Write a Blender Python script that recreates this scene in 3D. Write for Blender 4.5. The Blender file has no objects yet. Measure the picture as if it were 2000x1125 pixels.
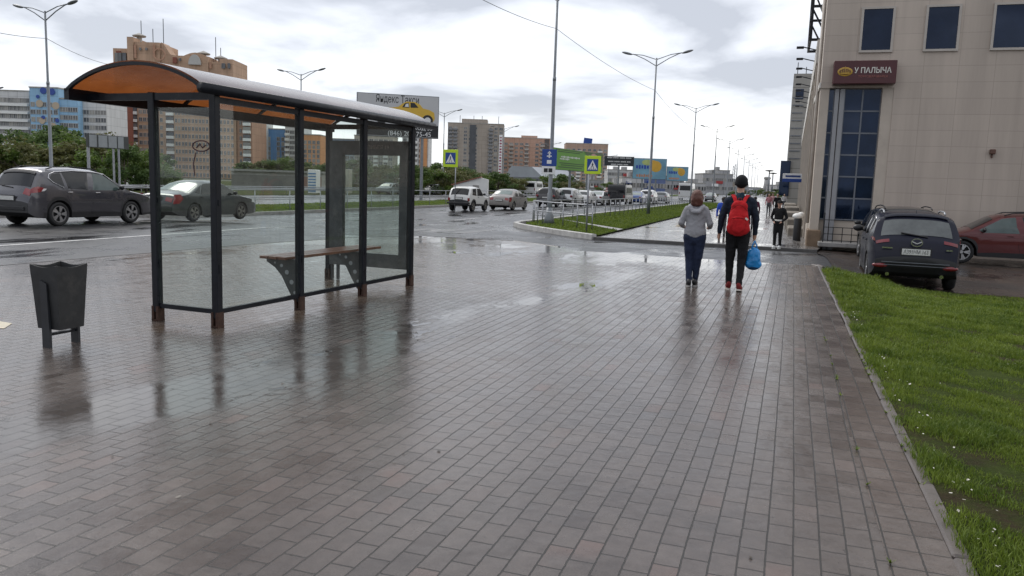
import bpy, bmesh, math, random
import numpy as np
from mathutils import Vector, Matrix
R=math.radians
S=bpy.context.scene
col=S.collection
random.seed(7); rng=np.random.default_rng(7)
# ------------------------------------------------------------------ camera
F=1570.; RHO=.033; VP=(1530.,375.); CH=1.65
def unroll(px,py):
    u=px-1000; v=py-562.5; c,s=math.cos(RHO),math.sin(RHO)
    return u*c+v*s, -u*s+v*c
_a,_b=unroll(*VP)
PITCH=math.atan2(-_b,F); YAW=math.atan2(_a,math.hypot(F,_b))
cam=bpy.data.cameras.new('camera'); camo=bpy.data.objects.new('camera',cam); col.objects.link(camo)
S.camera=camo
cam.sensor_width=36; cam.lens=36*F/2000; cam.clip_start=.05; cam.clip_end=6000
camo.location=(0,0,CH)
camo.rotation_mode='QUATERNION'
camo.rotation_quaternion=(Matrix.Rotation(YAW,3,'Z')@Matrix.Rotation(R(90)-PITCH,3,'X')@Matrix.Rotation(RHO,3,'Z')).to_quaternion()
def ray(px,py):
    u,v=unroll(px,py)
    fw=F*math.cos(PITCH)-v*math.sin(PITCH); up=-F*math.sin(PITCH)-v*math.cos(PITCH)
    return (u*math.cos(YAW)-fw*math.sin(YAW), u*math.sin(YAW)+fw*math.cos(YAW), up)
def G(px,py,z=0.):            # point of the level z seen at a photo position
    d=ray(px,py); t=(z-CH)/d[2]; return Vector((d[0]*t,d[1]*t,z))
def PD(px,py,depth):          # point at a given distance in front
    d=ray(px,py); t=depth/F; return Vector((d[0]*t,d[1]*t,CH+d[2]*t))
# ------------------------------------------------------------------ render / light
S.render.resolution_x=1024; S.render.resolution_y=576
S.view_settings.view_transform='Standard'; S.view_settings.look='None'
S.view_settings.exposure=0.38; S.view_settings.gamma=1
SUN_EL=R(48); SUN_AZ=R(-62)   # azimuth from +Y, minus = to the left
w=bpy.data.worlds.new('World'); S.world=w; w.use_nodes=True
nt=w.node_tree; N=nt.nodes; L=nt.links; N.clear()
def nn(t,**k):
    n=N.new(t)
    for a,v in k.items(): setattr(n,a,v)
    return n
out=nn('ShaderNodeOutputWorld'); bg=nn('ShaderNodeBackground'); L.new(bg.outputs[0],out.inputs[0])
bg2=nn('ShaderNodeBackground'); mixs=nn('ShaderNodeMixShader')
sky=nn('ShaderNodeTexSky',sky_type='NISHITA'); sky.sun_disc=False; sky.sun_elevation=SUN_EL; sky.sun_rotation=SUN_AZ
sky.air_density=1.0; sky.dust_density=1.0
L.new(sky.outputs[0],bg.inputs[0]); bg.inputs[1].default_value=.085
tc=nn('ShaderNodeTexCoord'); sep=nn('ShaderNodeSeparateXYZ'); L.new(tc.outputs['Generated'],sep.inputs[0])
def wm(op,a,b=None,c=None):
    n=nn('ShaderNodeMath',operation=op)
    for i,x in enumerate((a,b,c)):
        if x is None: continue
        if isinstance(x,(int,float)): n.inputs[i].default_value=x
        else: L.new(x,n.inputs[i])
    return n.outputs[0]
zc=wm('MAXIMUM',sep.outputs[2],0.0); den=wm('ADD',zc,.16)
cmb=nn('ShaderNodeCombineXYZ'); L.new(wm('DIVIDE',sep.outputs[0],den),cmb.inputs[0]); L.new(wm('DIVIDE',sep.outputs[1],den),cmb.inputs[1])
n1=nn('ShaderNodeTexNoise'); n1.inputs['Scale'].default_value=1.15; n1.inputs['Detail'].default_value=7; n1.inputs['Roughness'].default_value=.50; n1.inputs['Distortion'].default_value=.25
mp=nn('ShaderNodeMapping'); mp.inputs['Location'].default_value=(6.8,9.2,3.6); L.new(cmb.outputs[0],mp.inputs[0]); L.new(mp.outputs[0],n1.inputs['Vector'])
n2=nn('ShaderNodeTexNoise'); n2.inputs['Scale'].default_value=.28; n2.inputs['Detail'].default_value=3
mp2=nn('ShaderNodeMapping'); mp2.inputs['Location'].default_value=(4.4,2.8,2.); L.new(cmb.outputs[0],mp2.inputs[0]); L.new(mp2.outputs[0],n2.inputs['Vector'])
# darker cloud bank up to the left of the street, brighter break on the right
bank=wm('ADD',wm('ADD',wm('MULTIPLY',sep.outputs[0],-.11),wm('MULTIPLY',sep.outputs[2],.10)),wm('MULTIPLY',wm('MAXIMUM',wm('MULTIPLY',sep.outputs[1],-1.0),0.0),.45))   # added dark cloud out of view behind the camera, darkens reflections and facing walls
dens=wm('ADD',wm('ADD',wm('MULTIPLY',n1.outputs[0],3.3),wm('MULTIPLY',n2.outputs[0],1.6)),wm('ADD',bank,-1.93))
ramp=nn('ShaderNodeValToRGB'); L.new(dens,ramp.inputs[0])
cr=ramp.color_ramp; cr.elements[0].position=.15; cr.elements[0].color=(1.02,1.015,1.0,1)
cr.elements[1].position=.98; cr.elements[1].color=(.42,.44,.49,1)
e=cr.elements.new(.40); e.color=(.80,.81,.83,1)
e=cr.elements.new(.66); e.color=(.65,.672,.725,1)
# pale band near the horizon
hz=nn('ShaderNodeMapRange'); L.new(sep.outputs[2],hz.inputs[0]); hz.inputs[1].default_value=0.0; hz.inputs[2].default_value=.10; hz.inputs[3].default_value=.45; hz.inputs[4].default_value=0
mixc=nn('ShaderNodeMixRGB'); hb=nn('ShaderNodeMapRange'); L.new(sep.outputs[1],hb.inputs[0]); hb.inputs[1].default_value=-.35; hb.inputs[2].default_value=.15; hb.inputs[3].default_value=.08; hb.inputs[4].default_value=1  # horizon band dimmed behind the camera too, for darker reflections
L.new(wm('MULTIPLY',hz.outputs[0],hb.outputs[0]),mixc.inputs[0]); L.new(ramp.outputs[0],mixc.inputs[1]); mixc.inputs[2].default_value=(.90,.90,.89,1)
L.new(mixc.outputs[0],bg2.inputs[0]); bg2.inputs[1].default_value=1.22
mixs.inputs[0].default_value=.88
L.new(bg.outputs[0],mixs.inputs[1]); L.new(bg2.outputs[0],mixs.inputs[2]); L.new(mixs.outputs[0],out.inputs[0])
sl=bpy.data.lights.new('sun','SUN'); sl.energy=1.4; sl.angle=R(30); sl.color=(1,.96,.9)
so=bpy.data.objects.new('sun',sl); col.objects.link(so)
sd=Vector((math.sin(SUN_AZ)*math.cos(SUN_EL),math.cos(SUN_AZ)*math.cos(SUN_EL),math.sin(SUN_EL)))
so.rotation_mode='QUATERNION'; so.rotation_quaternion=sd.to_track_quat('Z','Y'); so.location=(0,0,60)
# ------------------------------------------------------------------ helpers
def tag(o,label=None,cat=None,group=None,kind=None):
    if label: o['label']=label
    if cat: o['category']=cat
    if group: o['group']=group
    if kind: o['kind']=kind
    return o
def thing(name,label,cat,loc=(0,0,0),rz=0,group=None):
    o=bpy.data.objects.new(name,None); col.objects.link(o); o.location=loc; o.rotation_euler=(0,0,rz); o.empty_display_size=.2
    return tag(o,label,cat,group)
def link(name,me,parent=None):
    o=bpy.data.objects.new(name,me); col.objects.link(o)
    if parent is not None: o.parent=parent
    return o
def copy_tree(o,parent=None):
    c=o.copy(); col.objects.link(c)
    if parent is not None: c.parent=parent
    for ch in list(o.children): copy_tree(ch,c)
    return c
class MB:
    def __init__(s): s.v=[]; s.f=[]; s.m=[]
    def add(s,vs,fs,m=0):
        b=len(s.v); s.v+= [tuple(v) for v in vs]; s.f+=[tuple(i+b for i in f) for f in fs]; s.m+=[m]*len(fs); return s
    def box(s,c,d,m=0,rot=None,bev=0):
        x,y,z=d[0]/2,d[1]/2,d[2]/2
        if bev:
            b=bev; vs=[]
            for sx in(-1,1):
                for sy in(-1,1):
                    for sz in(-1,1):
                        vs+=[(sx*x,sy*(y-b),sz*(z-b)),(sx*(x-b),sy*y,sz*(z-b)),(sx*(x-b),sy*(y-b),sz*z)]
            bm=bmesh.new(); bv=[bm.verts.new(v) for v in vs]; bmesh.ops.convex_hull(bm,input=bv)
            bmesh.ops.dissolve_limit(bm,angle_limit=.01,verts=bm.verts,edges=bm.edges)
            bm.verts.index_update(); V=[v.co.copy() for v in bm.verts]; Fs=[[v.index for v in f.verts] for f in bm.faces]; bm.free()
        else:
            V=[Vector((sx*x,sy*y,sz*z)) for sx in(-1,1) for sy in(-1,1) for sz in(-1,1)]
            Fs=[(0,1,3,2),(4,6,7,5),(0,4,5,1),(2,3,7,6),(0,2,6,4),(1,5,7,3)]
        c=Vector(c)
        if rot is not None: V=[rot@v for v in V]
        return s.add([v+c for v in V],Fs,m)
    def bar(s,p0,p1,w,h,m=0,up=(0,0,1)):
        p0,p1=Vector(p0),Vector(p1); d=p1-p0; ln=d.length
        if ln<1e-6: return s
        y=d/ln; up=Vector(up)
        if abs(y.dot(up))>.99: up=Vector((0,1,0))
        x=y.cross(up).normalized(); z=x.cross(y)
        return s.box((p0+p1)/2,(w,ln,h),m,Matrix((x,y,z)).transposed())
    def tube(s,pts,r,n=8,m=0,cap=True):
        pts=[Vector(p) for p in pts]; k=len(pts)
        rs=r if isinstance(r,(list,tuple)) else [r]*k
        base=len(s.v); prev=None
        for i,p in enumerate(pts):
            t=(pts[min(i+1,k-1)]-pts[max(i-1,0)]).normalized()
            if prev is None:
                a=Vector((0,0,1)) if abs(t.z)<.9 else Vector((1,0,0)); x=t.cross(a).normalized()
            else: x=(prev-t*prev.dot(t)).normalized()
            prev=x; y=t.cross(x)
            for j in range(n):
                an=2*math.pi*j/n; s.v.append(tuple(p+(x*math.cos(an)+y*math.sin(an))*rs[i]))
        for i in range(k-1):
            for j in range(n):
                a=base+i*n+j; b=base+i*n+(j+1)%n; s.f.append((a,b,b+n,a+n)); s.m.append(m)
        if cap:
            s.f.append(tuple(base+j for j in reversed(range(n)))); s.m.append(m)
            s.f.append(tuple(base+(k-1)*n+j for j in range(n))); s.m.append(m)
        return s
    def lathe(s,prof,n=24,m=0,c=(0,0,0),axis='z',close=False):
        base=len(s.v); c=Vector(c); k=len(prof)
        for (r,h) in prof:
            for j in range(n):
                a=2*math.pi*j/n; x,y=r*math.cos(a),r*math.sin(a)
                p=(x,y,h) if axis=='z' else ((h,x,y) if axis=='x' else (y,h,x))
                s.v.append(tuple(Vector(p)+c))
        for i in range(k-1 if not close else k):
            i2=(i+1)%k
            for j in range(n):
                a=base+i*n+j; b=base+i*n+(j+1)%n; a2=base+i2*n+j; b2=base+i2*n+(j+1)%n
                s.f.append((a,b,b2,a2)); s.m.append(m)
        return s
    def prism(s,poly,h,m=0,M=None):    # poly: (x,y) list, extruded by h along z, optional matrix
        n=len(poly); vs=[Vector((p[0],p[1],0)) for p in poly]+[Vector((p[0],p[1],h)) for p in poly]
        if M is not None: vs=[M@v for v in vs]
        return s.add(vs,[tuple(reversed(range(n))),tuple(range(n,2*n))]+[(i,(i+1)%n,n+(i+1)%n,n+i) for i in range(n)],m)
    def ell(s,c,r,m=0,nu=14,nv=9,rot=None):
        base=len(s.v); c=Vector(c)
        for i in range(nv+1):
            t=math.pi*i/nv
            for j in range(nu):
                a=2*math.pi*j/nu
                v=Vector((r[0]*math.sin(t)*math.cos(a),r[1]*math.sin(t)*math.sin(a),r[2]*math.cos(t)))
                if rot is not None: v=rot@v
                s.v.append(tuple(c+v))
        for i in range(nv):
            for j in range(nu):
                a=base+i*nu+j; b=base+i*nu+(j+1)%nu; s.f.append((a,a+nu,b+nu,b)); s.m.append(m)
        return s
    def mesh(s,name,mats,smooth=False):
        me=bpy.data.meshes.new(name); me.from_pydata(s.v,[],s.f)
        for mt in (mats if isinstance(mats,(list,tuple)) else [mats]): me.materials.append(mt)
        if any(s.m): me.polygons.foreach_set('material_index',s.m)
        if smooth: me.polygons.foreach_set('use_smooth',[True]*len(s.f))
        me.update(); return me
    def build(s,name,mats,parent=None,smooth=False,fix=False):
        me=s.mesh(name,mats,smooth)
        if fix:
            bm=bmesh.new(); bm.from_mesh(me); bmesh.ops.remove_doubles(bm,verts=bm.verts,dist=1e-5); bmesh.ops.recalc_face_normals(bm,faces=bm.faces); bm.to_mesh(me); bm.free()
        return link(name,me,parent)
def autosmooth(o,ang=35):
    me=o.data
    me.polygons.foreach_set('use_smooth',[True]*len(me.polygons))
    me.set_sharp_from_angle(angle=R(ang)); return o
# ------------------------------------------------------------------ materials
def newmat(name):
    m=bpy.data.materials.new(name); m.use_nodes=True; nt=m.node_tree
    return m,nt,nt.nodes['Principled BSDF']
def lk(nt,a,b): nt.links.new(a,b)
def node(nt,t,**k):
    n=nt.nodes.new(t)
    for a,v in k.items():
        if a in ('ins',):
            for kk,vv in v.items(): n.inputs[kk].default_value=vv
        else: setattr(n,a,v)
    return n
def coords(nt,kind='Object',scale=None):
    t=node(nt,'ShaderNodeTexCoord'); o=t.outputs[kind]
    if scale is not None:
        mpn=node(nt,'ShaderNodeMapping'); mpn.inputs['Scale'].default_value=scale if hasattr(scale,'__len__') else (scale,)*3
        lk(nt,o,mpn.inputs[0]); o=mpn.outputs[0]
    return o
def noise(nt,vec,scale,detail=4,rough=.55,dist=0):
    n=node(nt,'ShaderNodeTexNoise'); n.inputs['Scale'].default_value=scale; n.inputs['Detail'].default_value=detail
    n.inputs['Roughness'].default_value=rough; n.inputs['Distortion'].default_value=dist
    if vec is not None: lk(nt,vec,n.inputs['Vector'])
    return n.outputs[0]
def mathn(nt,op,a,b=None,c=None,clamp=False):
    n=node(nt,'ShaderNodeMath',operation=op); n.use_clamp=clamp
    for i,x in enumerate((a,b,c)):
        if x is None: continue
        if isinstance(x,(int,float)): n.inputs[i].default_value=x
        else: lk(nt,x,n.inputs[i])
    return n.outputs[0]
def mrange(nt,x,a,b,c,d,smooth=False):
    n=node(nt,'ShaderNodeMapRange'); n.interpolation_type='SMOOTHSTEP' if smooth else 'LINEAR'
    lk(nt,x,n.inputs[0])
    for i,v in enumerate((a,b,c,d)): n.inputs[i+1].default_value=v
    return n.outputs[0]
def mixc_(nt,f,a,b,bt='MIX'):
    n=node(nt,'ShaderNodeMixRGB',blend_type=bt)
    for i,x in enumerate((f,a,b)):
        if isinstance(x,(int,float)): n.inputs[i].default_value=x
        elif isinstance(x,tuple): n.inputs[i].default_value=x if len(x)==4 else x+(1,)
        else: lk(nt,x,n.inputs[i])
    return n.outputs[0]
def bumpn(nt,h,strength,dist=.01,normal=None):
    n=node(nt,'ShaderNodeBump'); n.inputs['Strength'].default_value=strength if isinstance(strength,(int,float)) else 1
    if not isinstance(strength,(int,float)): lk(nt,strength,n.inputs['Strength'])
    n.inputs['Distance'].default_value=dist; lk(nt,h,n.inputs['Height'])
    if normal is not None: lk(nt,normal,n.inputs['Normal'])
    return n.outputs[0]
def M(name,c,rough=.5,metal=0,var=.15,vs=3.,bump=0,bs=40.,coat=0,spec=.5,kind='Object',dirt=None,rvar=0):
    m,nt,p=newmat(name); v=coords(nt,kind)
    p.inputs['Roughness'].default_value=rough; p.inputs['Metallic'].default_value=metal
    p.inputs['Specular IOR Level'].default_value=spec
    p.inputs['Coat Weight'].default_value=coat; p.inputs['Coat Roughness'].default_value=.06
    if var:
        f=noise(nt,v,vs,6,.65)
        f=mrange(nt,f,.25,.75,0,1)
        c0=tuple(x*(1-var) for x in c); c1=tuple(min(1,x*(1+var)) for x in c)
        cc=mixc_(nt,f,c0,c1)
        if dirt:
            g=mrange(nt,noise(nt,v,vs*.6,8,.7),.52,.68,0,dirt[3]); cc=mixc_(nt,g,cc,tuple(dirt[:3]))
        lk(nt,cc,p.inputs['Base Color'])
        if rvar: lk(nt,mrange(nt,noise(nt,v,vs*2,5),.3,.7,max(0.02,rough-rvar),rough+rvar),p.inputs['Roughness'])
    else: p.inputs['Base Color'].default_value=tuple(c)+(1,)
    if bump: lk(nt,bumpn(nt,noise(nt,v,bs,5,.6),bump,.01),p.inputs['Normal'])
    return m
m_dark=M('dark_metal',(.0065,.008,.012),.36,.0,var=.4,vs=9,bump=.06,bs=60,rvar=.1,spec=.28)
m_rust=M('rusty_steel',(.055,.026,.017),.7,.2,var=.6,vs=25,bump=.5,bs=70)
m_galv=M('galvanised_steel',(.32,.33,.35),.42,.6,var=.2,vs=6,bump=.04,rvar=.1)
m_pole=M('lamp_pole_paint',(.20,.215,.23),.45,.3,var=.2,vs=4,rvar=.1)
m_white=M('white_paint',(.72,.72,.70),.5,var=.08,vs=2)
m_black=M('black_plastic',(.012,.012,.014),.45,var=.3,vs=8)
m_rubber=M('tyre_rubber',(.014,.014,.015),.75,var=.3,vs=10,bump=.1,bs=60)
m_under=M('underbody',(.008,.008,.009),.8,var=.2)
m_rim=M('alloy_rim',(.38,.38,.39),.3,.75,var=.15,vs=8)
m_rimd=M('steel_rim_dusty',(.20,.19,.17),.45,.5,var=.3,vs=8)
m_chrome=M('chrome_trim',(.6,.6,.62),.12,1,var=0)
m_conc=M('kerb_concrete',(.28,.27,.26),.55,var=.25,vs=4,bump=.25,bs=60,rvar=.2,dirt=(.08,.07,.06,.5))
m_concd=M('grey_concrete_wall',(.33,.32,.295),.8,var=.3,vs=.8,bump=.2,bs=20,dirt=(.10,.09,.08,.6))
m_red=M('tail_lamp_red',(.20,.010,.014),.12,var=.3,vs=14,coat=.6)
m_lampw=M('lamp_clear',(.6,.6,.6),.12,var=.2,vs=12,coat=.6)
m_plate=M('number_plate_white',(.55,.55,.53),.5,var=.2,vs=20)
m_trunk=M('bark',(.09,.07,.055),.85,var=.4,vs=12,bump=.5,bs=30)
def schlick(nt,f0,k=.9,pw=5):      # reflectance that is the same from both sides of a thin sheet
    lw=node(nt,'ShaderNodeLayerWeight'); lw.inputs[0].default_value=.5
    f=mathn(nt,'POWER',lw.outputs['Facing'],pw); return mathn(nt,'ADD',mathn(nt,'MULTIPLY',f,k-f0),f0)
def glassmat(name,tint=(.93,.97,.95),dirt=.07,rough=.015,fr=1.5,base=.008):
    m,nt,p=newmat(name); nt.nodes.remove(p); o=nt.nodes['Material Output']
    tr=node(nt,'ShaderNodeBsdfTransparent'); tr.inputs[0].default_value=tint+(1,)
    gl=node(nt,'ShaderNodeBsdfGlossy'); gl.inputs['Roughness'].default_value=rough
    mx=node(nt,'ShaderNodeMixShader'); lk(nt,schlick(nt,.035),mx.inputs[0]); lk(nt,tr.outputs[0],mx.inputs[1]); lk(nt,gl.outputs[0],mx.inputs[2])
    df=node(nt,'ShaderNodeBsdfDiffuse'); df.inputs[0].default_value=(.38,.37,.34,1)
    v=coords(nt,'Object'); vv=coords(nt,'Object',(2.0,2.0,.7))
    g=mrange(nt,noise(nt,vv,2.2,9,.72),.5,.8,base,base+dirt); g2=mrange(nt,noise(nt,v,14,4,.7),.62,.72,0,dirt*.6)
    g3=mrange(nt,noise(nt,coords(nt,'Object',(11,11,.45)),1.0,6,.65),.60,.80,0,dirt*1.6); g=mathn(nt,'ADD',mathn(nt,'ADD',g,g3),g2,clamp=True)
    mx2=node(nt,'ShaderNodeMixShader'); lk(nt,g,mx2.inputs[0]); lk(nt,mx.outputs[0],mx2.inputs[1]); lk(nt,df.outputs[0],mx2.inputs[2])
    lk(nt,mx2.outputs[0],o.inputs[0]); return m
m_glass=glassmat('dirty_shelter_glass')
m_cglass=M('car_glass_dark',(.008,.009,.011),.05,var=.3,vs=3,spec=.45)
m_cglassg=M('car_glass_green',(.06,.085,.08),.06,var=.25,vs=3,spec=.6)
def paint(name,c,metal=.35,rough=.35,dirt=.35,coat=.7):
    m,nt,p=newmat(name); v=coords(nt)
    p.inputs['Metallic'].default_value=metal; p.inputs['Coat Weight'].default_value=coat; p.inputs['Coat Roughness'].default_value=.05; p.inputs['Specular IOR Level'].default_value=.35
    sp=node(nt,'ShaderNodeSeparateXYZ'); lk(nt,v,sp.inputs[0])
    low=mrange(nt,sp.outputs[2],.25,.75,1,0)
    d=mathn(nt,'MULTIPLY',mrange(nt,noise(nt,v,3.5,8,.7),.35,.7,0,1),low); d=mathn(nt,'MULTIPLY',d,dirt)
    cc=mixc_(nt,mrange(nt,noise(nt,v,60,2),.3,.7,0,1),tuple(x*.93 for x in c),tuple(min(1,x*1.07) for x in c))
    lk(nt,mixc_(nt,d,cc,(.07,.06,.05)),p.inputs['Base Color'])
    lk(nt,mrange(nt,d,0,.4,rough,.7),p.inputs['Roughness'])
    return m
def facade(name,c,c2=None,cw=3.2,chh=2.8,seam=.03,var=.12,rough=.8,sd=.55):   # panelled / rendered wall
    m,nt,p=newmat(name); v=coords(nt)
    sp=node(nt,'ShaderNodeSeparateXYZ'); lk(nt,v,sp.inputs[0])
    cb=node(nt,'ShaderNodeCombineXYZ'); lk(nt,mathn(nt,'ADD',sp.outputs[0],sp.outputs[1]),cb.inputs[0]); lk(nt,sp.outputs[2],cb.inputs[1])
    b=node(nt,'ShaderNodeTexBrick'); b.offset=0; lk(nt,cb.outputs[0],b.inputs['Vector'])
    b.inputs['Scale'].default_value=1; b.inputs['Brick Width'].default_value=cw; b.inputs['Row Height'].default_value=chh
    b.inputs['Mortar Size'].default_value=seam; b.inputs['Mortar Smooth'].default_value=.3
    c2=c2 or tuple(x*.9 for x in c)
    b.inputs['Color1'].default_value=c+(1,); b.inputs['Color2'].default_value=c2+(1,); b.inputs['Mortar'].default_value=tuple(x*sd for x in c)+(1,)
    st=coords(nt,'Object',(1.6,1.6,.12))
    f=mrange(nt,noise(nt,st,.5,6,.65),.3,.7,1-var,1+var)
    cc=mixc_(nt,1.0,b.outputs[0],f,'MULTIPLY'); lk(nt,cc,p.inputs['Base Color']); p.inputs['Roughness'].default_value=rough
    return m
def zg(y):
    t=min(1,max(0,(y-21.5)/7.5)); return -.3*t*t*(3-2*t)
def sm(t):
    t=min(1,max(0,t)); return t*t*(3-2*t)
ORD=['first','second','third','fourth','fifth','sixth','seventh','eighth','ninth','tenth','eleventh','twelfth','thirteenth','fourteenth','fifteenth','sixteenth','seventeenth','eighteenth','nineteenth','twentieth']
def text(body,size,mt,parent,mat4,name='lettering',extrude=.004,bold=0,sx=1.0):
    cu=bpy.data.curves.new(name,'FONT'); cu.body=body; cu.size=size; cu.align_x='CENTER'; cu.align_y='CENTER'; cu.extrude=extrude; cu.offset=bold
    cu.resolution_u=3
    o=bpy.data.objects.new(name,cu); col.objects.link(o)
    dg=bpy.context.evaluated_depsgraph_get(); me=bpy.data.meshes.new_from_object(o.evaluated_get(dg))
    bpy.data.objects.remove(o); bpy.data.curves.remove(cu)
    me.materials.clear(); me.materials.append(mt); me.transform(mat4@Matrix.Diagonal((sx,1,1,1)))
    return link(name,me,parent)
# ------------------------------------------------------------------ setting: ground, roads, paving
def wetness(nt,v,kind):
    """puddle mask for the wet surfaces, in world metres"""
    sp=node(nt,'ShaderNodeSeparateXYZ'); lk(nt,v,sp.inputs[0]); x,y=sp.outputs[0],sp.outputs[1]
    st=node(nt,'ShaderNodeMapping'); st.inputs['Scale'].default_value=(1.0,.42,1); lk(nt,v,st.inputs[0])
    nz=noise(nt,st.outputs[0],.75,5,.55,.3)
    if kind=='pave':
        # low spots: along the front of the shelter and up to the drive
        xc=mathn(nt,'ADD',mathn(nt,'MULTIPLY',y,.13),-4.75)
        g=mathn(nt,'DIVIDE',mathn(nt,'SUBTRACT',x,xc),.75); g=mathn(nt,'EXPONENT',mathn(nt,'MULTIPLY',mathn(nt,'MULTIPLY',g,g),-1))
        far=mrange(nt,y,15.2,17.8,0,1,True); far=mathn(nt,'MULTIPLY',far,mrange(nt,x,-.6,.6,1,.15,True))
        bay=mathn(nt,'MULTIPLY',mrange(nt,x,-7.2,-9.0,0,.25,True),1)
        a=mathn(nt,'MAXIMUM',mathn(nt,'MULTIPLY',g,.85),mathn(nt,'MAXIMUM',far,bay))
        s=mathn(nt,'ADD',mathn(nt,'MULTIPLY',a,.30),nz)
        return mrange(nt,s,.64,.82,0,1,True),x,y,nz
    return mrange(nt,nz,.50,.66,0,1,True),x,y,nz
def paving_mat(name,ang=0.012,c1=(.087,.072,.064),c2=(.106,.089,.080),mort=(.024,.021,.019),bw=.22,rh=.118,off=.5,wet=True):
    m,nt,p=newmat(name); v=coords(nt)
    rot=node(nt,'ShaderNodeMapping'); rot.inputs['Rotation'].default_value=(0,0,R(90)+ang); lk(nt,v,rot.inputs[0])
    wob=node(nt,'ShaderNodeTexNoise'); wob.inputs['Scale'].default_value=.8; wob.inputs['Detail'].default_value=2; lk(nt,v,wob.inputs['Vector'])
    sub=node(nt,'ShaderNodeVectorMath',operation='SUBTRACT'); lk(nt,wob.outputs[1],sub.inputs[0]); sub.inputs[1].default_value=(.5,.5,.5)
    scl=node(nt,'ShaderNodeVectorMath',operation='SCALE'); lk(nt,sub.outputs[0],scl.inputs[0]); scl.inputs['Scale'].default_value=.014
    wo2=node(nt,'ShaderNodeTexNoise'); wo2.inputs['Scale'].default_value=38; wo2.inputs['Detail'].default_value=3; lk(nt,v,wo2.inputs['Vector'])
    sb2=node(nt,'ShaderNodeVectorMath',operation='SUBTRACT'); lk(nt,wo2.outputs[1],sb2.inputs[0]); sb2.inputs[1].default_value=(.5,.5,.5)
    sc2=node(nt,'ShaderNodeVectorMath',operation='SCALE'); lk(nt,sb2.outputs[0],sc2.inputs[0]); sc2.inputs['Scale'].default_value=.007
    a0=node(nt,'ShaderNodeVectorMath',operation='ADD'); lk(nt,rot.outputs[0],a0.inputs[0]); lk(nt,scl.outputs[0],a0.inputs[1])
    ad=node(nt,'ShaderNodeVectorMath',operation='ADD'); lk(nt,a0.outputs[0],ad.inputs[0]); lk(nt,sc2.outputs[0],ad.inputs[1])
    def brick(ca,cb,cm,ms,sm_):
        b=node(nt,'ShaderNodeTexBrick'); b.offset=off; b.offset_frequency=2; lk(nt,ad.outputs[0],b.inputs['Vector'])
        b.inputs['Scale'].default_value=1; b.inputs['Brick Width'].default_value=bw; b.inputs['Row Height'].default_value=rh
        b.inputs['Mortar Size'].default_value=ms; b.inputs['Mortar Smooth'].default_value=sm_; b.inputs['Bias'].default_value=-.1
        b.inputs['Color1'].default_value=ca+(1,); b.inputs['Color2'].default_value=cb+(1,); b.inputs['Mortar'].default_value=cm+(1,); return b
    b=brick(c1,c2,mort,.0045,.35)
    br=brick((0,0,0),(1,1,1),(.5,.5,.5),.004,.1)      # per-brick random value
    big=mrange(nt,noise(nt,v,.55,6,.62),.3,.7,.72,1.22)
    fine=mrange(nt,noise(nt,v,110,5,.75),.3,.7,.74,1.26); fine=mathn(nt,'MULTIPLY',fine,mrange(nt,noise(nt,v,13,5,.7),.3,.7,.84,1.16))
    cc=mixc_(nt,1,b.outputs[0],big,'MULTIPLY'); cc=mixc_(nt,1,cc,fine,'MULTIPLY')
    red=mathn(nt,'MULTIPLY',mrange(nt,br.outputs[0],.80,.95,0,.5),mrange(nt,noise(nt,v,1.1,3),.45,.6,0,1)); cc=mixc_(nt,red,cc,(.15,.075,.06))
    sand=mrange(nt,noise(nt,v,.8,6,.7),.62,.75,0,.4); cc=mixc_(nt,mathn(nt,'MULTIPLY',sand,b.outputs['Fac']),cc,(.17,.14,.10))
    if wet:
        s2=node(nt,'ShaderNodeSeparateXYZ'); lk(nt,ad.outputs[0],s2.inputs[0]); line=None
        for u0 in (2.478,2.832,4.012):       # courses that have opened up into wide dark joints
            q=mathn(nt,'LESS_THAN',mathn(nt,'ABSOLUTE',mathn(nt,'SUBTRACT',s2.outputs[1],u0)),.007); line=q if line is None else mathn(nt,'MAXIMUM',line,q)
        line=mathn(nt,'MULTIPLY',line,mrange(nt,noise(nt,v,1.2,3),.42,.55,.2,1)); cc=mixc_(nt,line,cc,(.012,.010,.009))
    st=mrange(nt,noise(nt,v,1.7,9,.75),.54,.68,0,.45); cc=mixc_(nt,st,cc,(.040,.034,.030))
    gum=mrange(nt,noise(nt,v,22,2,.5),.70,.73,0,.5); cc=mixc_(nt,gum,cc,(.03,.027,.025))
    dk=mathn(nt,'MULTIPLY',mrange(nt,br.outputs[0],.02,.16,.24,0),mrange(nt,noise(nt,v,.7,3),.45,.55,0,1)); cc=mixc_(nt,dk,cc,(.030,.024,.022))
    pud,x,y,nz=wetness(nt,v,'pave' if wet else 'road')
    if wet:   # washed-out sand round the feet of the shelter
        dx=mathn(nt,'DIVIDE',mathn(nt,'SUBTRACT',x,-5.9),.85); dy=mathn(nt,'DIVIDE',mathn(nt,'SUBTRACT',y,9.3),3.0)
        q=mathn(nt,'ADD',mathn(nt,'POWER',mathn(nt,'ABSOLUTE',dx),4),mathn(nt,'POWER',mathn(nt,'ABSOLUTE',dy),4)); q=mathn(nt,'ADD',q,mathn(nt,'MULTIPLY',noise(nt,v,1.6,6,.7),1.6))
        cc=mixc_(nt,mrange(nt,q,.75,1.7,.55,0,True),cc,(.135,.095,.062))
    dry=mathn(nt,'MULTIPLY',mrange(nt,x,-2.6,-.2,0,1,True),mrange(nt,y,17,11,0,1,True))
    cc=mixc_(nt,mathn(nt,'MULTIPLY',pud,.55),cc,(.045,.040,.037))
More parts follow.
